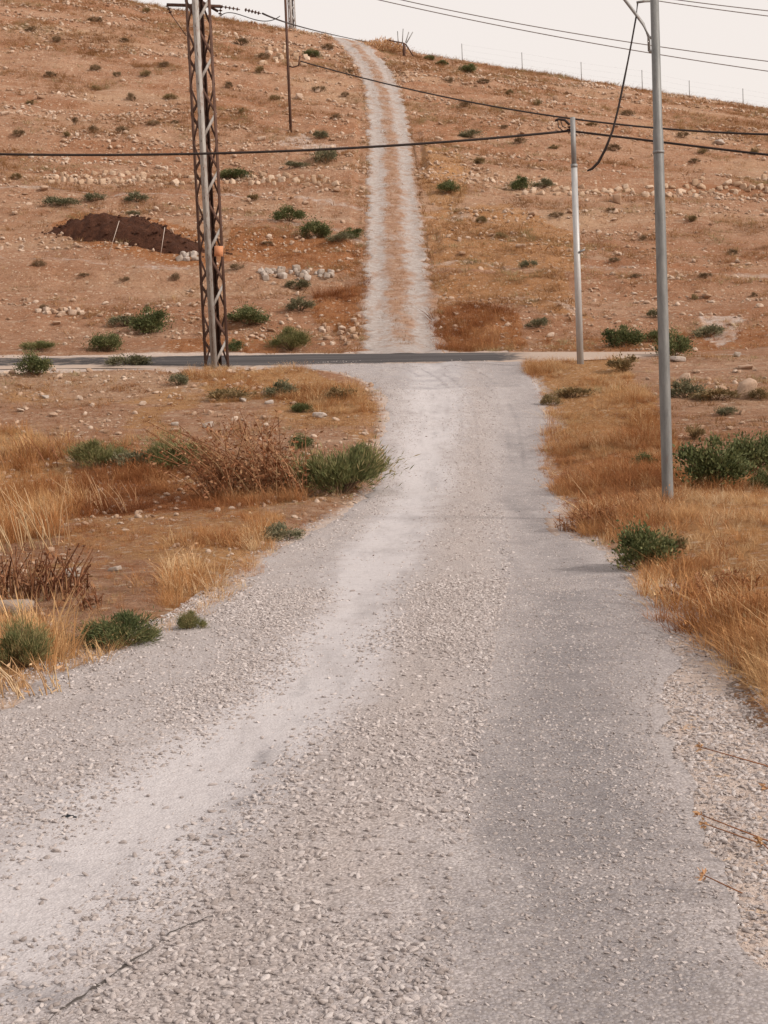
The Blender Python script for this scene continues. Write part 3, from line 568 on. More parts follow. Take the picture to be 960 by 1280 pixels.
# ------------------------------------------------------------------ shrubs
def leafmesh(name, C, D, L, W, mat, tone, up=None):
    n = len(C); D = D / (np.linalg.norm(D, axis=1, keepdims=True) + 1e-9); S = np.cross(D, rng.normal(size=(n, 3))); S /= np.linalg.norm(S, axis=1, keepdims=True) + 1e-9
    V = np.stack([C, C + D * (L * .45)[:, None] + S * W[:, None], C + D * L[:, None], C + D * (L * .45)[:, None] - S * W[:, None]], 1).reshape(-1, 3); V[:, 2] = np.maximum(V[:, 2], .004)
    me = mesh_np(name, V, (np.arange(n) * 4)[:, None] + np.arange(4), mat); attr(me, 'tone', 'FLOAT', np.repeat(tone, 4).astype(np.float32)); return me
def shrub_meshes(seed, mat, n=1500, lobes=11, ls=.09, lw=.3, wispy=0.0, flat=.75):
    r = np.random.default_rng(seed); a = r.uniform(0, 6.28, lobes); rad = .43 * np.sqrt(r.random(lobes)); cz = flat * (.16 + .52 * r.random(lobes) * (1 - rad / .62))
    Cn = np.stack([np.cos(a) * rad, np.sin(a) * rad, cz], 1); k = r.integers(0, lobes, n); sz = r.uniform(.05, .16, lobes); k = np.where(r.random(n) < .3, r.integers(0, max(2, lobes // 3), n), k)
    C = Cn[k] + r.normal(size=(n, 3)) * sz[k][:, None] * np.array([.85, .85, .7]); C[:, 2] = np.abs(C[:, 2]) * .97 + .015
    D = (C - np.array([0, 0, .05])) * np.array([1, 1, .8]); D = D / (np.linalg.norm(D, axis=1, keepdims=True) + 1e-6) + r.normal(size=(n, 3)) * (.75 - .4 * wispy); D[:, 2] += .25 + 1.3 * wispy
    L = ls * r.uniform(.6, 1.5, n) * (1 + 1.2 * wispy); W = L * lw * (1 - .6 * wispy); tone = np.clip(r.random(lobes)[k] * .45 + r.random(n) * .55, 0, 1)
    fol = leafmesh('foliage', C, D, L, W, mat, tone)
    mb = MB()
    for q in range(lobes):
        c = Cn[q]; mb.tube([[c[0] * .1, c[1] * .1, -.04], [c[0] * .5, c[1] * .5, c[2] * .45], c * np.array([1.12, 1.12, 1.3]) + r.normal(size=3) * .05], [.014, .010, .003], 4, False)
    return fol, mb.mesh('stem', M['stem'])
SH = {'dark': [shrub_meshes(301 + k, M['leaf'], 4600, 20, .042, .3, .15, 1.0) for k in range(4)], 'grey': [shrub_meshes(321 + k, M['leaf2'], 2000, 16, .055, .22, .35, .85) for k in range(4)],
      'rush': [shrub_meshes(341 + k, M['leaf3'], 9500, 26, .05, .085, .5, 1.0) for k in range(3)], 'scrub': [shrub_meshes(401 + k, M['leaf5'], 1300, 18, .06, .2, .3, .9) for k in range(4)], 'olive': [shrub_meshes(361 + k, M['leaf4'], 1500, 14, .06, .22, .35, .9) for k in range(3)],
      'needle': [shrub_meshes(381 + k, M['leaf'], 9000, 24, .055, .1, .3, 1.0) for k in range(2)]}
_c = {}
def shrub(px, py, wpx, hpx, kind, label, group=None, name='shrub', zrot=None):
    P = ghit(px, py); d = depth_of(P); k = _c.get(kind, 0); _c[kind] = k + 1; fol, st = SH[kind][k % len(SH[kind])]
    wm = wpx * d / F / .95; hm = hpx * d / F / .66; e = put(name, None, None, (P[0], P[1] + wm * .25, float(gz(P[0], P[1] + wm * .25)) - .01), (0, 0, zrot if zrot is not None else random.uniform(0, 6.28)), (wm, wm * random.uniform(.8, 1.1), hm))
    put('foliage', fol, e); put('stem', st, e); return tag(e, label, 'shrub', group)
SL = [
 (148, 812, 84, 44, 'needle', 'round dark green bush on the left edge of the gravel road'), (238, 790, 32, 26, 'rush', 'small bright green plant right of the round bush on the road edge'),
 (355, 677, 44, 26, 'grey', 'small grey green tuft on the left road edge nearest the thistles'), (24, 838, 62, 60, 'rush', 'upright green rushes in straw at the lower left corner'),
 (424, 620, 116, 70, 'rush', 'largest green bush, beside the left bend of the gravel road'), (365, 616, 44, 36, 'dark', 'dark green clump between thistles and the largest green bush'), (378, 562, 30, 18, 'dark', 'small dark bush just behind the largest green bush'),
 (118, 588, 66, 34, 'rush', 'green weeds behind the tall straw, left end of the weed row'), (165, 590, 52, 30, 'grey', 'green weeds in the middle of the row behind the dark hollow'), (216, 592, 74, 42, 'rush', 'green weeds at the right end of the row behind the dark hollow'),
 (806, 714, 88, 60, 'dark', 'leafy green bush in golden grass below the grey lamp pole'), (835, 700, 60, 40, 'olive', 'yellowing weed growing out of the leafy bush below the lamp pole'),
 (893, 612, 96, 66, 'dark', 'big dark green bush right of the lamp pole foot'), (945, 594, 64, 56, 'dark', 'tall green bush at the right picture edge'), (955, 612, 30, 26, 'dark', 'low green clump in front of the bush at the right edge'),
 (806, 586, 34, 20, 'dark', 'low dark bush just left of the grey lamp pole'), (720, 498, 44, 16, 'olive', 'olive weed in the golden verge below the thin pale pole'), (690, 508, 22, 18, 'olive', 'small olive weed at the right edge of the gravel road'),
 (785, 466, 40, 24, 'olive', 'brownish weed on the verge between the two poles'), (780, 436, 44, 28, 'dark', 'dark round bush at the hill foot between the two poles'), (822, 428, 26, 18, 'dark', 'small dark bush hugging the left side of the lamp pole'),
 (846, 446, 46, 32, 'dark', 'dark bush at the hill foot just right of the lamp pole'), (886, 424, 40, 20, 'grey', 'grey bush beside the pale rubble patch at the hill foot'), (822, 398, 22, 16, 'grey', 'small grey shrub above the dark bush by the lamp pole'),
 (858, 498, 42, 26, 'grey', 'grey green bush in front of a pale stone right of the lamp pole'), (900, 502, 56, 18, 'olive', 'low olive weeds left of the pale boulder'), (952, 500, 30, 16, 'olive', 'low olive weeds right of the pale boulder'),
 (910, 520, 24, 14, 'grey', 'small weed on bare soil below the pale boulder'), (868, 552, 34, 22, 'olive', 'thin dry shrub on bare soil above the big dark bush'),
 (672, 412, 26, 16, 'grey', 'small shrub on the slope left of the thin pale pole'), (660, 334, 20, 14, 'grey', 'tiny shrub half way up the slope left of the thin pale pole'), (626, 300, 16, 10, 'olive', 'tiny shrub in the orange grass right of the hill track'),
 (562, 245, 28, 16, 'dark', 'dark shrub right of the hill track below the stone wall'), (652, 240, 26, 18, 'dark', 'dark shrub at the left part of the right stone wall'), (680, 236, 22, 12, 'grey', 'small shrub against the right stone wall beside a darker one'),
 (590, 174, 26, 12, 'grey', 'grey shrub above the right stone wall near the track'), (585, 92, 20, 12, 'dark', 'dark shrub near the ridge beside a fence post'), (537, 76, 14, 7, 'dark', 'small dark shrub on the ridge right of the gate post'), (553, 82, 16, 7, 'dark', 'second small dark shrub on the ridge right of the gate post'),
 (188, 418, 46, 34, 'dark', 'round dark green bush beyond the crossroad left of the pylon'), (154, 409, 32, 18, 'grey', 'grey green shrub touching the round dark bush beyond the crossroad'), (130, 440, 36, 26, 'dark', 'dark upright shrub on the far edge of the crossroad'),
 (46, 440, 46, 14, 'rush', 'low green strip of weeds on the far edge of the crossroad'), (43, 471, 38, 28, 'dark', 'dark bush on the near side of the crossroad at far left'), (160, 460, 46, 22, 'grey', 'grey green bush on the near side of the crossroad'), (310, 412, 50, 24, 'dark', 'wide dark green bush just right of the pylon'),
 (362, 441, 54, 28, 'rush', 'green bush on the far crossroad edge right of the pylon'), (294, 440, 22, 16, 'dark', 'small dark bush behind the pylon foot'), (288, 501, 54, 16, 'olive', 'olive weeds on the bare ground below the pylon'),
 (350, 496, 38, 22, 'grey', 'grey green shrub on the ground right of the pylon foot'), (428, 503, 44, 20, 'olive', 'dark olive weed in golden grass at the junction corner'), (377, 516, 26, 14, 'dark', 'small dark green tuft below the junction corner grass'), (222, 482, 24, 18, 'grey', 'small shrub on the ground left of the pylon foot'),
 (78, 262, 42, 16, 'grey', 'grey shrub on the slope at left above the dirt mound'), (118, 256, 26, 14, 'grey', 'small grey shrub second from left above the dirt mound'), (170, 254, 26, 14, 'grey', 'small grey shrub third from left above the dirt mound'),
 (165, 270, 20, 8, 'grey', 'low shrub right on top of the dirt mound'), (360, 278, 34, 18, 'dark', 'dark shrub on the terrace right of the pylon'), (395, 298, 36, 24, 'dark', 'rounder dark shrub on the terrace near the hill track'), (440, 300, 32, 14, 'dark', 'flat dark shrub at the left side of the hill track'), (424, 309, 30, 14, 'grey', 'grey shrub in front of the flat dark shrub by the hill track'),
 (373, 364, 30, 16, 'grey', 'shrub just below the white rubble row'), (376, 390, 32, 18, 'grey', 'shrub further below the white rubble row'), (408, 209, 30, 24, 'grey', 'tall shrub at the right end of the left stone wall'), (372, 211, 28, 10, 'grey', 'flat shrub above the right end of the left stone wall'), (292, 227, 38, 14, 'dark', 'dark shrub interrupting the left stone wall'),
 (390, 72, 22, 10, 'dark', 'dark shrub near the ridge beside the thin steel post'), (400, 176, 16, 14, 'grey', 'small shrub beside the pale bare patch on the slope')]
for a in SL: shrub(*a)
# many small alike shrubs dotting the slope
spots = [(30, 40), (70, 55), (115, 30), (150, 48), (185, 20), (60, 95), (110, 85), (140, 100), (180, 95), (45, 130), (85, 150), (125, 120), (160, 128), (205, 80), (212, 120), (30, 175), (75, 180), (110, 165), (155, 160), (195, 165), (215, 150),
         (300, 60), (320, 95), (340, 130), (300, 150), (285, 110), (330, 75), (410, 60), (430, 90), (420, 150), (440, 120), (395, 110), (560, 100), (610, 110), (640, 125), (590, 140), (680, 130), (630, 165), (700, 190), (650, 185), (740, 160), (760, 190), (780, 150), (850, 170), (880, 190), (920, 175), (940, 200), (870, 210), (600, 210), (610, 275), (690, 280), (770, 270), (800, 300), (870, 285), (920, 320), (760, 330), (890, 350), (800, 350), (940, 370), (860, 380), (20, 225), (45, 330), (100, 345), (150, 350), (60, 390), (215, 360), (310, 250), (330, 310), (300, 345)]
for k, (x, y) in enumerate(spots):
    shrub(x + random.uniform(-9, 9), y + random.uniform(-6, 6), random.uniform(9, 19), random.uniform(6, 11), random.choice(['scrub', 'scrub', 'olive']), 'tiny dry scrub tuft on the hillside ' + ('left of the pylon' if x < 245 else 'between pylon and hill track' if x < 460 else 'right of the hill track above the stone wall' if y < 225 else 'right of the hill track below the stone wall'), 'tiny scrub tufts dotting the hillside', 'small_shrub')

# ------------------------------------------------------------------ dry stalks and thistles
def stalks(name, px, py, wpx, hpx, n, mat, label, cat, lean=(.3, 0), leafy=6, thick=.007, depth_m=None, group=None):
    P = ghit(px, py); d = depth_of(P); wm = wpx * d / F; hm = hpx * d / F; e = put(name, None, None, (P[0], P[1], P[2])); r = random
    V, Fc, T = [], [], []; C, D, L, W, TT_ = [], [], [], [], []; mb = MB(); tn = []
    for k in range(n):
        x = r.uniform(-.5, .5) * wm; y = r.uniform(-.3, .5) * min(wm, 1.2); h = hm * r.uniform(.3, 1) * (1 - .5 * abs(x) / wm); lx = lean[0] + r.gauss(0, .28 if leafy < 14 else .5); ly = lean[1] + r.gauss(0, .25); zb = float(gz(P[0] + x, P[1] + y)) - P[2] - .02
        p0 = np.array([x, y, zb]); p1 = p0 + np.array([lx * h * .4, ly * h * .4, h * .55]); p2 = p0 + np.array([lx * h, ly * h, h]) ; c0 = sum(len(q) for q in mb.v); mb.tube([p0, p1, p2], [thick * 1.3, thick, thick * .6], 4, False); tn += [r.random()] * (sum(len(q) for q in mb.v) - c0)
        for q in range(leafy):
            t = r.uniform(.25, 1); c = p0 * (1 - t) + p2 * t; C.append(c); D.append([r.gauss(0, 1), r.gauss(0, 1), r.gauss(.2, .6)]); L.append(r.uniform(.025, .07) * (1.5 if leafy > 14 else 1)); W.append(r.uniform(.005, .013) * (1.8 if leafy > 14 else 1)); TT_.append(r.random())
    me = mb.mesh('stalks', mat); attr(me, 'tone', 'FLOAT', np.array(tn, np.float32)); put('stalks', me, e)['kind'] = 'stuff'
    if C: put('dry_leaves', leafmesh('dry_leaves', np.array(C), np.array(D), np.array(L), np.array(W), mat, np.array(TT_)), e)['kind'] = 'stuff'
    return tag(e, label, cat, group)
stalks('thistle_clump', 322, 624, 130, 116, 150, M['thistle'], 'tall clump of dead brown thistles beside the largest green bush', 'thistle', (-.35, 0), 22, .007)
stalks('thistle_clump', 300, 548, 80, 30, 30, M['thistle'], 'low dead thistles behind the tall thistle clump', 'thistle', (-.1, 0), 8, .008)
stalks('thistle_clump', 50, 580, 150, 44, 46, M['thistle'], 'dead brown thistles behind the tall straw at left', 'thistle', (-.15, 0), 7, .008)
stalks('stalk_heap', 30, 748, 140, 75, 110, M['brown'], 'heap of dark brown dead stalks at the left edge', 'dead stalks', (.1, 0), 5, .007)
stalks('stalk_heap', 112, 762, 34, 44, 16, M['brown'], 'small bunch of rusty stalks right of the dark stalk heap', 'dead stalks', (-.1, 0), 4, .005)
stalks('bleached_stalks', 120, 640, 100, 60, 30, M['straw'], 'bleached leaning stalks in front of the dark hollow', 'dead stalks', (-.3, 0), 1, .005)
stalks('bleached_stalks', 228, 700, 40, 26, 10, M['straw'], 'pale broken stalks lying on the litter left of the road', 'dead stalks', (.6, 0), 2, .008)
stalks('bleached_stalks', 740, 650, 30, 62, 6, M['straw'], 'pale forked dead stalk in the russet verge', 'dead stalks', (-.35, 0), 0, .007)
stalks('russet_weed', 740, 662, 76, 36, 60, M['thistle'], 'rusty brown weeds overhanging the right road edge', 'weeds', (-.1, 0), 8, .005)
stalks('russet_weed', 880, 745, 110, 30, 60, M['thistle'], 'rusty brown weeds in golden grass right of the leafy bush', 'weeds', (.1, 0), 6, .005)
stalks('bleached_stalks', 20, 690, 130, 110, 46, M['straw'], 'tall pale stalks rising at the far left edge', 'dead stalks', (-.3, 0), 1, .006)
stalks('bleached_stalks', 30, 868, 110, 66, 40, M['straw'], 'pale straw stalks around the rushes at the lower left', 'dead stalks', (-.25, 0), 1, .004)
# dead weed reaching in from the right, near the camera
e = put('dead_weed', None, None, (1.95, 5.6, float(gz(1.95, 5.6))))
for x, y, q, dz in ((876, 934, 5.75, .0), (875, 1018, 5.2, 0), (882, 1030, 5.15, 0), (958, 985, 5.4, 0), (880, 1094, 4.7, 0), (950, 1052, 5.0, 0)):
    b = at(x, y, q) - np.array(e.location); st = at(1035, y + 62 + random.uniform(-30, 20), q + .1) - np.array(e.location); m = (b + st) / 2 + np.array([0, random.uniform(-.03, .03), random.uniform(-.02, .06)])
    me = MB().tube([st, m, b], [.0035, .003, .002], 5).mesh('stem', M['thistle']); attr(me, 'tone', 'FLOAT', np.full(len(me.vertices), .3, np.float32)); s_ = put('stem', me, e)
    n = 14; C = b + rng.normal(size=(n, 3)) * .006; D = (b - st) / np.linalg.norm(b - st) + rng.normal(size=(n, 3)) * .6; put('seed_head', leafmesh('seed_head', C, D, rng.uniform(.012, .03, n), rng.uniform(.003, .006, n), M['golden_head'] if 'golden_head' in M else M['straw'], rng.random(n) * .3), s_)
tag(e, 'dead orange weed stems reaching over the gravel shoulder at right', 'weeds')

# ------------------------------------------------------------------ stones one can pick out
def block(seed, cuts=6):
    r = np.random.default_rng(seed); v, f = ico(3); v = np.sign(v) * np.abs(v) ** .3 * .8; v = v * r.uniform(.8, 1.1, 3)
    for _ in range(cuts):
        d = r.normal(size=3); d /= np.linalg.norm(d); k = r.uniform(.55, 1.0); q = v @ d; m = q > k; v[m] -= np.outer(q[m] - k, d)
    return v * (1 + .05 * (r.random((len(v), 1)) - .5)), f
RK = [mesh_np('stone', v, f, M['wall']) for v, f in [block(60 + k) for k in range(9)]]
RW = [mesh_np('stone', v, f, M['white']) for v, f in [block(80 + k, 10) for k in range(6)]]
RF = [mesh_np('stone', v, f, M['stones']) for v, f in [block(90 + k, 11) for k in range(7)]]
def stone(px, py, wpx, hpx, label, me, name='stone', group=None):
    P = ghit(px, py); d = depth_of(P); a = wpx * d / F / 2; o = put(name, me, None, (P[0], P[1] + a * .5, float(gz(P[0], P[1] + a * .5)) + hpx * d / F * .3), (random.uniform(-.2, .2), random.uniform(-.2, .2), random.uniform(-.4, .4)), (a / .9, a / .9, hpx * d / F / 1.55)); return tag(o, label, 'stone', group)
stone(934, 498, 34, 28, 'largest pale boulder on the bare soil at right', RF[0], 'boulder'); stone(904, 492, 14, 12, 'round pale stone just left of the largest boulder', RF[1]); stone(856, 478, 18, 14, 'pointed stone behind the grey green bush right of the lamp pole', RF[2])
stone(848, 452, 20, 8, 'flat white stone under the dark bush right of the lamp pole', RW[0]); stone(922, 446, 12, 6, 'small white stone at the crossroad right end', RW[1]); stone(933, 462, 20, 6, 'flat pale stone above the largest boulder', RF[3])
stone(900, 182, 12, 8, 'lone white block on the upper slope at right', RW[2]); stone(772, 255, 14, 12, 'lone stone below the right stone wall', RF[4]); stone(8, 768, 64, 20, 'large grey white slab at the left picture edge', RW[3], 'boulder'); stone(90, 722, 26, 14, 'white stone right of the dark stalk heap', RW[4])
stone(142, 714, 18, 7, 'flat white stone on litter in the left field', RW[0]); stone(400, 522, 20, 7, 'flat white stone beside the junction corner grass', RW[1]); stone(303, 502, 10, 6, 'small white stone below the pylon weeds', RW[2]); stone(218, 532, 12, 5, 'flat white stone in the middle of the left field', RW[3]); stone(260, 535, 16, 8, 'white stone behind the low thistles', RW[4]); stone(120, 560, 12, 9, 'round white stone behind the green weed row', RW[0]); stone(80, 560, 9, 7, 'small white stone left of the green weed row', RW[1])
stone(56, 498, 9, 5, 'small white stone near the crossroad at far left', RW[2]); stone(336, 505, 14, 5, 'pale flat stone below the grey green shrub right of the pylon', RW[3]); stone(895, 418, 10, 8, 'pale stone in the rubble beside the grey bush', RF[1])
for k in range(90):                                              # alike stones on the slope and fields
    x, y = random.uniform(5, 955), random.choice([random.uniform(110, 430), random.uniform(460, 545)])
    if 430 < x < 560 or (y > 450 and 380 < x < 830): continue
    P = ghit(x, y); stone(x, y, random.uniform(6, 13), random.uniform(4, 7), 'pale loose stone among alike ones ' + ('on the near field' if y > 450 else 'on the slope left of the pylon' if x < 260 else 'on the slope between pylon and hill track' if x < 460 else 'on the upper slope right of the hill track' if y < 225 else 'on the lower slope right of the hill track'), random.choice(RF), 'field_stone', 'pale stones lying on the dry ground')
def wall(label, spots, group=None):
    P0 = ghit(*spots[0][:2]); e = put('dry_stone_wall', None, None, (P0[0], P0[1], P0[2])); tag(e, label, 'stone wall', group)
    for x, y, wp, hp in spots:
        P = ghit(x, y); d = depth_of(P); a = wp * d / F / 2 * .85; hh = hp * d / F / 2 * .8
        o = put('stone', random.choice(RK), e, (P[0] - P0[0], P[1] - P0[1], P[2] - P0[2] + hh * .35), (random.uniform(-.3, .3), random.uniform(-.5, .5), random.uniform(-.6, .6)), (a / .85, a * random.uniform(.7, 1), hh / .8))
wl = []
def course(x0, x1, yf, wr, hr, skip=0.0, rows=2, jy=2):
    out = []
    for r_ in range(rows):
        x = x0 + random.uniform(0, 5)
        while x < x1:
            wpx = random.uniform(*wr)
            if random.random() > skip: out.append((x + wpx / 2, yf(x) - r_ * (hr[0] + hr[1]) * .42 + random.uniform(-jy, jy), wpx, random.uniform(*hr)))
            x += wpx * .95
    return out
wall('pale dry stone wall crossing the slope left of the hill track', course(55, 242, lambda x: 227 + .005 * x, (4, 13), (5, 11), .08, 2, 3) + course(60, 240, lambda x: 216, (4, 9), (3, 7), .45, 1, 4) + course(278, 415, lambda x: 227 + .03 * (x - 282), (4, 14), (5, 12), .1, 2, 3))
wall('collapsed dry stone wall crossing the slope right of the hill track', course(640, 965, lambda x: 244 - .004 * (x - 640), (6, 14), (5, 10), .12, 2, 4) + course(575, 700, lambda x: 228 + .06 * (x - 575), (6, 11), (5, 8), .45, 2, 4) + course(845, 965, lambda x: 228, (8, 14), (8, 12), .35, 1, 4))
def pile(label, n, x0, x1, y0, y1, wr, me):
    P0 = ghit((x0 + x1) / 2, y1); e = put('stone_pile', None, None, (P0[0], P0[1], P0[2])); tag(e, label, 'stone pile')
    for k in range(n):
        P = ghit(random.uniform(x0, x1), random.uniform(y0, y1)); d = depth_of(P); a = random.uniform(*wr) * d / F / 2
        put('stone', random.choice(me), e, (P[0] - P0[0], P[1] - P0[1], P[2] - P0[2] + a * .3), (random.uniform(-.3, .3), random.uniform(-.3, .3), random.uniform(0, 6)), (a, a, a))
pile('row of white rubble on the slope right of the pylon', 42, 325, 425, 338, 350, (5, 13), RW); pile('small heap of white stones at the right end of the dirt mound', 14, 224, 248, 318, 326, (6, 12), RW)
pile('broken stones on the bank left of the hill track foot', 26, 400, 450, 402, 432, (5, 11), RF); pile('pale stones lined up on the slope at far left', 16, 45, 105, 388, 396, (5, 13), RF)
pile('loose stones on the upper slope near the steel post', 26, 320, 390, 60, 85, (5, 10), RK)

# ------------------------------------------------------------------ dirt mound and stakes
PL, PR = ghit(42, 292), ghit(250, 322); P = (PL + PR) / 2; d = depth_of(P); Wd = np.linalg.norm((PR - PL)[:2]); ax = (PR - PL)[:2] / Wd; Hd = 33 * d / F
nu, nv = 110, 44; U, Vv = np.meshgrid(np.linspace(-1, 1, nu), np.linspace(-1, 1, nv)); prof = np.interp(U, [-1, -.9, -.72, -.5, -.3, 0, .3, .45, .6, .8, 1], [0, .3, .72, .95, .95, 1, .96, .86, .6, .25, 0]); zz = prof * np.clip(1 - np.abs(Vv) ** 2.0, 0, 1)
ma, mc = U * Wd / 2, (Vv + 1.0) * 1.25 + .1; mx_ = ma * ax[0] - mc * ax[1]; my_ = ma * ax[1] + mc * ax[0]
zz = zz * Hd * (1 + .16 * fbm(U * 6, Vv * 3, 6, 4)) + (.22 * fbm(ma * 1.5, mc * 1.5, 3, 4) + .1 * fbm(ma * 5, mc * 5, 1, 2)) * np.clip(zz * 3, 0, 1)
gzv = gz(P[0] + mx_, P[1] + my_); rim = np.minimum(1 - np.abs(U), 1 - np.abs(Vv)); lo = gz(P[0] + ma * ax[0], P[1] + ma * ax[1])
Z = np.where(rim <= .001, gzv - .12, np.maximum(gzv - .05, gzv * .35 + lo * .65 + zz - .05)) - P[2]
a = (np.arange(nv - 1)[:, None] * nu + np.arange(nu - 1)).ravel()
tag(put('dirt_mound', mesh_np('dirt_mound', np.stack([mx_, my_, Z], -1).reshape(-1, 3), np.stack([a, a + 1, a + nu + 1, a + nu], 1), M['mound'], True), None, P), 'long mound of dark red brown earth on the slope left of the pylon', 'mound')
mound = bpy.data.objects['dirt_mound']; kk = rng.integers(0, nu * nv, 420); cl = np.stack([mx_, my_, Z], -1).reshape(-1, 3)[kk]; cl[:, :2] += rng.normal(0, .18, (420, 2)); cl[:, 2] = np.maximum(cl[:, 2], gz(P[0] + cl[:, 0], P[1] + cl[:, 1]) - P[2]); rv, rf = rock(7, 1, 3); ss = .03 + .11 * rng.random(420) ** 3
tag(put('clods', mesh_np('clods', (cl[:, None, :] + rv[None] * ss[:, None, None]).reshape(-1, 3), (rf[None] + (np.arange(420) * len(rv))[:, None, None]).reshape(-1, 3), M['mound']), mound), kind='stuff')
def stake(bx, by, tx, ty, label):
    B = ghit(bx, by); d = depth_of(B); T = at(tx, ty, d) - B; tag(put('stake', MB().tube([[0, 0, -.1], T], [.013, .011], 6).mesh('stake', M['stake']), None, B), label, 'stake')
stake(135, 318, 149, 276, 'thin white stake leaning in front of the dirt mound left half'); stake(200, 320, 206, 284, 'thin white stake leaning at the dirt mound right half'); stake(180, 417, 184, 392, 'thin pale stake in front of the round dark bush')

# ------------------------------------------------------------------ lattice pylon
def lattice(name, base, side, H, rotz, label, nb, mats, lw0=.075):
    e = put(name, None, None, base, (0, 0, rotz)); c = [(-1, -1), (1, -1), (1, 1), (-1, 1)]; s = side / 2
    for k, (x, y) in enumerate(c):
        mb = MB(); px, py = x * s, y * s; legw = lw0 * (1.4 if k == 0 else 1); mb.bar([px - x * legw / 2, py, -.3], [px - x * legw / 2, py, H], legw, .012, [1, 0, 0]); mb.bar([px, py - y * (legw / 2 + .007), -.3], [px, py - y * (legw / 2 + .007), H], .012, legw, [1, 0, 0]); put('leg', mb.mesh('leg', mats[k]), e)
    st = H / nb; brw = .075
    for k in range(4):
        a = np.array(c[k]) * (s - .008); b = np.array(c[(k + 1) % 4]) * (s - .008); me = MB().bar([a[0], a[1], .08], [b[0], b[1], .08 + st], brw, .012).mesh('brace', mats[4] if k else mats[0]); me2 = MB().bar([b[0], b[1], .08], [a[0], a[1], .08 + st], brw, .012).mesh('brace', mats[4])
        for q in range(nb): put('brace', (me, me2)[q % 2], e, (0, 0, q * st * .985))
    return tag(e, label, 'pylon')
PB = ghit(270, 461); pd = depth_of(PB)
pyl = lattice('lattice_pylon', (PB[0], PB[1] + .25, PB[2] - .02), .5, 10.8, math.radians(36), 'rusty square lattice steel pylon at the crossroad', 14, [M['galvd'], M['rust'], M['rust'], M['rust'], M['rust']], .085)
Rz = Matrix.Rotation(-math.radians(36), 3, 'Z'); PBv = np.array([PB[0], PB[1] + .25, PB[2] - .02])
def loc_(p): return np.array(Rz @ Vector(np.asarray(p) - PBv))
arm = MB(); A0, A1 = at(209, 6, pd + .3), at(276, 8, pd - .1); arm.bar(loc_(A0), loc_(A1), .07, .09); A2 = at(244, -3, pd + .6); arm.bar(loc_(A2), loc_(at(272, 14, pd)), .06, .06)
put('crossarm', arm.mesh('crossarm', M['rust']), pyl)
S0 = at(273.5, 314, pd - .52); sg = MB(); sg.bar(loc_(S0 - UP * .14), loc_(S0 + UP * .14), .24, .012, loc_(PBv + RT) ); put('warning_plate', sg.mesh('warning_plate', M['orange']), pyl)
def insulator(a, b, r=.055, n=5):
    mb = MB(); a, b = np.array(a), np.array(b)
    for k in range(n):
        t0 = (k + .1) / n; t1 = (k + .5) / n; mb.tube([a + (b - a) * t0, a + (b - a) * (t0 + t1) / 2, a + (b - a) * t1], [r * .5, r, r * .4], 8)
    mb.tube([a, b], r * .25, 6); return mb.mesh('insulator', M['insul'], True)
put('insulator', insulator(loc_(at(276, 8, pd - .1)), loc_(at(300, 12, pd - .1))), pyl); put('insulator', insulator(loc_(at(306, 12, pd + .3)), loc_(at(326, 17, pd + .6))), pyl)
put('insulator', insulator(loc_(A0), loc_(at(214, 18, pd + .3)), .06, 3), pyl); put('insulator', insulator(loc_(A1), loc_(at(275, 20, pd - .1)), .06, 3), pyl)
put('stay_rod', MB().tube([loc_(at(214, 18, pd + .3)), loc_(at(233, 45, pd))], .012, 5).mesh('stay_rod', M['rust']), pyl)
put('foot', MB().bar(loc_(PBv + np.array([-.4, -.32, -.15])), loc_(PBv + np.array([.42, -.32, -.15])), .28, .7).mesh('foot', M['stones']), pyl) if False else None

# far lattice mast on the ridge and thin post below it
MBp = at(366, 46, 131); gzm = float(gz(MBp[0], MBp[1])); lattice('lattice_mast', (MBp[0], MBp[1], gzm), .5, 9, .5, 'distant lattice mast on the ridge left of the hill track', 10, [M['galv']] * 4 + [M['galv']], .12)
B = ghit(363.5, 165); d = depth_of(B); dpost = d; T = at(355, -40, d)
e = put('steel_post', None, None, B); tag(e, 'thin dark steel post on the upper slope, below the ridge mast', 'post'); put('pole', MB().tube([[0, 0, -.3], T - B], [.085, .07], 8).mesh('pole', M['rust'], True), e)
put('bracket', MB().tube([at(358.5, 82, d) - B, at(366, 84, d) - B, at(373, 82, d) - B, at(375, 70, d) - B], .045, 6).mesh('bracket', M['rust']), e)

# ------------------------------------------------------------------ lamp pole, thin pole
B = ghit(835, 630); d = depth_of(B); Bz = np.array([B[0], B[1], B[2]]); vert = lambda py: (630 - py) * d / F * 1.002
e = put('lamp_pole', None, None, B); tag(e, 'tall grey steel lamp pole standing in the golden verge', 'lamp pole')
H1 = vert(172); H2 = 7.6
put('pole', MB().tube([[0, 0, -.3], [0, 0, 0], [0, 0, 2.5], [0, 0, H1], [0, 0, H1 + .02], [0, 0, H2]], [.071, .071, .067, .063, .056, .048], 20).mesh('pole', M['lamp'], True), e)
for zz_ in (4.3,): put('steel_band', MB().tube([[0, 0, zz_], [0, 0, zz_ + .03]], .0715, 18).mesh('steel_band', M['dpole'], True), e)
put('base_collar', MB().tube([[0, 0, -.05], [0, 0, .05], [0, 0, .06]], [.09, .088, .07], 16).mesh('base_collar', M['lamp'], True), e)
def rel(px, py, dd=0): return at(px, py, d + dd) - Bz
put('arm', MB().tube([rel(811.5, 64, -.05), rel(811, 46, -.05), rel(804, 30, -.05), rel(792, 14, -.05), rel(779, -3, -.05), rel(745, -48, -.05)], [.018, .02, .02, .02, .02, .02], 8).mesh('arm', M['dpole'], True), e)
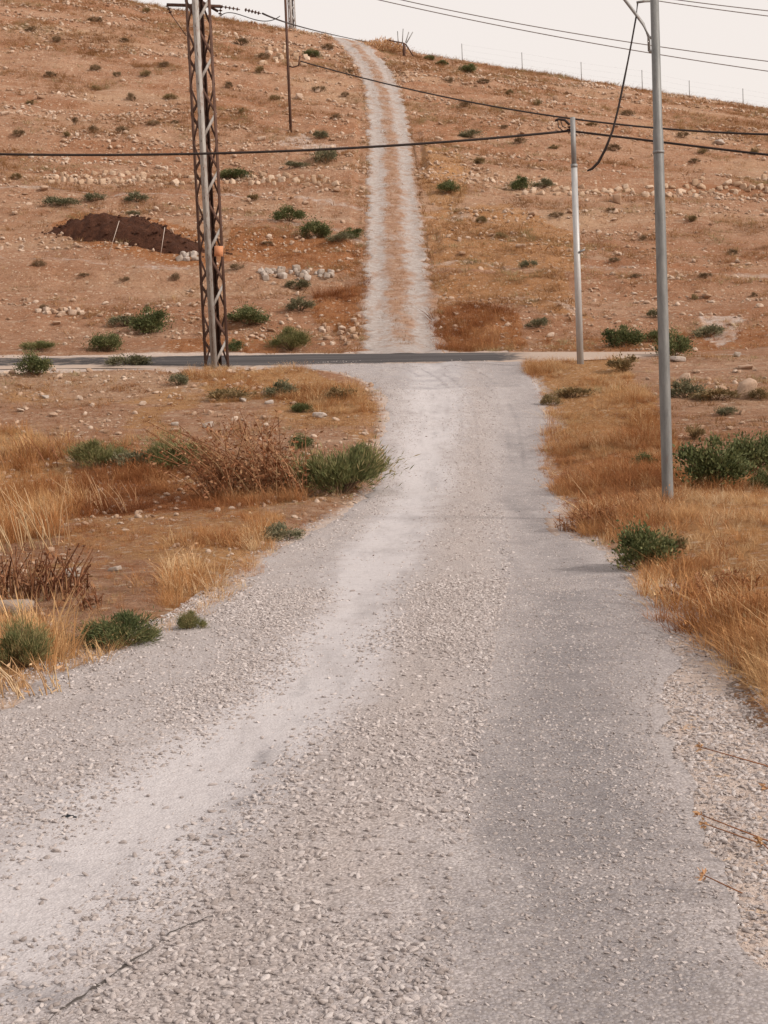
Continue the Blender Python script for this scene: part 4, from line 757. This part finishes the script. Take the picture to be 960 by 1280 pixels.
for yy in (47, 64):
    put('clamp', MB().tube([rel(811, yy, -.05), rel(816, yy, -.055), rel(820, yy, -.0)], [.02, .022, .02], 6).mesh('clamp', M['dpole']), e)
put('tie_bar', MB().tube([rel(818, 1, 0), rel(806, 1.5, -.03), rel(796, 3, -.05)], .016, 6).mesh('tie_bar', M['dpole']), e)
put('lamp_head', MB().tube([rel(748, -46, -.05), rel(730, -58, -.05), rel(690, -66, -.05), rel(668, -66, -.05)], [.04, .09, .10, .04], 10).mesh('lamp_head', M['dpole'], True), e)
wiref = [(797, 4), (795, 22), (790, 50), (785, 76), (779, 106), (773, 135), (766, 163), (757, 186), (748, 203), (740, 211), (734, 213.5)]
o = put('hanging_cable', MB().tube([at(x, y, d - .05) for x, y in wiref], [.011] * 4 + [.014] * 3 + [.017] * 3 + [.01], 8).mesh('hanging_cable', M['wire'], True)); tag(o, 'loose black cable dangling from the lamp pole top', 'cable')
B2 = ghit(725.5, 455); d2 = depth_of(B2); rel2 = lambda x, y, dd=0: at(x, y, d2 + dd) - B2; v2 = lambda py: (455 - py) * d2 / F
e = put('utility_pole', None, None, B2); tag(e, 'thin pale two piece steel pole at the junction corner', 'pole')
put('lower_tube', MB().tube([[0, 0, -.3], [0, 0, v2(210)]], [.092, .08], 16).mesh('lower_tube', M['pole'], True), e); put('upper_tube', MB().tube([[0, 0, v2(211)], [0, 0, v2(152)]], [.068, .066], 14).mesh('upper_tube', M['dpole'], True), e)
put('collar', MB().tube([[0, 0, v2(213)], [0, 0, v2(209)]], .09, 14).mesh('collar', M['dpole'], True), e); put('clip', MB().bar([.05, -.08, v2(317)], [.2, -.08, v2(314)], .05, .04).mesh('clip', M['dpole']), e)
put('hook', MB().tube([rel2(712, 156, -.08), rel2(706, 150, -.1), rel2(698, 149, -.1), rel2(694, 151, -.1)], .035, 6).mesh('hook', M['wire']), e); put('insulator', insulator(rel2(712, 158, -.1), rel2(711, 167, -.1), .07, 3), e)
for q, pts in enumerate([[(697, 151), (698, 159), (703, 163)], [(701, 151), (703, 158), (708, 160)]]): put('tie_wire', MB().tube([rel2(x, y, -.1) for x, y in pts], .014, 5).mesh('tie_wire', M['wire']), e)

# ------------------------------------------------------------------ overhead wires
def wire(pts, r, mat, label, n=40):
    P = np.array([at(*p) for p in pts]); t = np.concatenate([[0], np.cumsum(np.linalg.norm(np.diff(P, axis=0), axis=1))]); t /= t[-1]; deg = min(3, len(pts) - 1); q = np.linspace(0, 1, n)
    C = np.stack([np.polyval(np.polyfit(t, P[:, k], deg), q) for k in range(3)], 1); o = put('overhead_wire', MB().tube(C, r, 6).mesh('overhead_wire', mat, True)); return tag(o, label, 'wire')
dd = d2
wire([(-260, 184, dd - .2), (0, 193, dd - .2), (255, 191.5, dd - 1), (480, 183, dd - .3), (600, 174, dd - .2), (711, 163.5, dd - .1)], .034, M['wire'], 'thick black cable from the pale pole to the left across the pylon')
wire([(711, 163.5, dd - .1), (830, 178, dd - 1.5), (960, 193.5, dd - 3), (1150, 212, dd - 5)], .032, M['wire'], 'thick black cable from the pale pole to the right picture edge')
wire([(375, 76, dpost), (455, 99, dpost - 8), (590, 126, dpost - 20), (700, 147, dpost - 28), (830, 162, dpost - 36), (960, 168, dpost - 42), (1150, 166, dpost - 50)], .036, M['wire'], 'thin wire sagging from the steel post across the slope above the thick cable')
wire([(268, -52, pd), (474, 0, pd), (700, 46.5, pd), (960, 89, pd), (1300, 130, pd)], .013, M['wirel'], 'lower of the two long wires crossing the sky')
wire([(268, -62, pd), (500, 0, pd), (700, 38, pd), (960, 77, pd), (1300, 114, pd)], .013, M['wirel'], 'upper of the two long wires crossing the sky')
wire([(560, -50, pd), (815, 0, pd), (960, 20, pd), (1300, 58, pd)], .013, M['wirel'], 'lower of the two short wires in the upper right corner'); wire([(560, -58, pd), (848, 0, pd), (960, 13.5, pd), (1300, 50, pd)], .013, M['wirel'], 'topmost wire in the upper right corner of the sky')
wire([(326, 17, pd + .6), (352, 25, 52), (400, 40, 80), (465, 53.5, 125), (500, 60, 180)], .026, M['wire'], 'wire running from the pylon insulators over the ridge')
wire([(276, 20, pd - .1), (300, 18.5, pd + .4), (326, 26, pd + .6), (350, 20, pd + .7)], .012, M['wire'], 'slack jumper wire hanging under the pylon insulators')

# ------------------------------------------------------------------ ridge fence and gate
fp = [(578, 92, 55), (653, 98, 66), (727, 106, 78), (803, 116, 88), (862, 124, 101), (929, 137, 111), (990, 146, 122)]
def ridge(px, py0):
    for y in np.arange(py0 - 30, py0 + 40, .5):
        d_ = ray(px, y); t = np.arange(95, 140, .1); Q = CAM + t[:, None] * d_; g = Q[:, 2] - gz(Q[:, 0], Q[:, 1])
        if (g < 0).any(): return Q[np.argmin(g)] if False else Q[np.nonzero(g < 0)[0][0]]
    return at(px, py0, 118)
RP = [ridge(x, y) for x, y, t in fp]; e = put('ridge_fence', None, None, RP[0]); tag(e, 'wire fence with thin posts along the ridge right of the track', 'fence')
TP = []
for (x, y, t), Q in zip(fp, RP):
    dq = depth_of(Q); qx, qy, _ = proj(Q); T = Q + np.array([0, 0, max(1.0, (qy - t) * dq / F)]); TP.append(T); put('post', MB().tube([Q - RP[0] - np.array([0, 0, .3]), T - RP[0]], .032, 6).mesh('post', M['dpole']), e)
for f_ in (.35, .65, .95):
    put('strand', MB().tube([Q + (T - Q) * f_ - RP[0] for Q, T in zip(RP, TP)], .002, 4).mesh('strand', M['dpole']), e)
G = ghit(505, 70); dg = depth_of(G); relg = lambda x, y, q=0: at(x, y, dg + q) - G
e = put('gate_post', None, None, G); tag(e, 'rusty gate post with upright rods at the top of the hill track', 'gate post')
put('post', MB().bar([0, 0, -.3], relg(505, 54), .22, .2).mesh('post', M['rust']), e)
for a_, b_ in (((498, 56), (497, 39)), ((503, 53), (504, 36)), ((507, 53), (511, 40)), ((508, 54), (516, 40))): put('rod', MB().tube([relg(*a_), relg(*b_)], .04, 5).mesh('rod', M['dpole']), e)
put('brace', MB().tube([relg(507, 55), relg(519, 74)], .06, 6).mesh('brace', M['rust']), e)
put('rail', MB().tube([relg(484, 50), relg(505, 54)], .05, 6).mesh('rail', M['rust']), e)

# straw hump beside the gate
Q = ghit(488, 66); dq = depth_of(Q); n = 1400; C = np.stack([rng.normal(0, .33, n) * 44 * dq / F, rng.normal(0, .8, n), np.zeros(n)], 1); hh = np.clip(1 - (C[:, 0] / (30 * dq / F)) ** 2, 0, 1) * 16 * dq / F; C[:, 2] = rng.random(n) * hh * .8 + gz(Q[0] + C[:, 0], Q[1] + C[:, 1]) - Q[2]
o = put('straw_bush', None, None, Q); put('foliage', leafmesh('straw_bush', C, rng.normal(size=(n, 3)) * .5 + np.array([0, 0, .8]), rng.uniform(.15, .4, n), rng.uniform(.02, .05, n), M['straw'], rng.random(n) * .5), o); tag(o, 'straw coloured bush on the ridge left of the gate post', 'shrub')

# ------------------------------------------------------------------ small litter on the road
def rhit(px, py): return hit(px, py, road_z)
Q = rhit(86, 1024); mb = MB(); mb.bar([-.026, .004, .007], [.02, -.006, .01], .014, .012); mb.bar([-.01, .01, .012], [.034, -.012, .006], .014, .003)
tag(put('plastic_scrap', mb.mesh('plastic_scrap', M['plastic']), None, Q), 'small dark plastic scrap lying on the gravel at lower left', 'litter')

cr = [(40, 1300), (95, 1255), (130, 1235), (150, 1215), (185, 1195), (215, 1172), (262, 1150), (300, 1146)]
Pc = np.array([rhit(*p)[:2] for p in cr]); tt = np.linspace(0, 1, 70); td = np.linspace(0, 1, len(Pc)); cx = np.interp(tt, td, Pc[:, 0]) + .012 * fbm(tt * 22, tt * 0, 3, 3); cy = np.interp(tt, td, Pc[:, 1]) + .02 * fbm(tt * 22, tt * 0 + 5, 4, 3); wdt = .017 * (.25 + vn(tt * 24, tt * 0, 6) ** 1.5) * (1 - tt ** 3)
Vc = np.concatenate([np.stack([cx, cy - wdt, road_z(cx, cy - wdt) + .0105], 1), np.stack([cx, cy + wdt, road_z(cx, cy + wdt) + .0105], 1)]); k = np.arange(69)
put('crack', mesh_np('crack', Vc, np.stack([k, k + 1, k + 71, k + 70], 1), mat_plain('crack_dark', (.07, .06, .055))), main_road)  # crack drawn as a flat dark strip just above the road surface
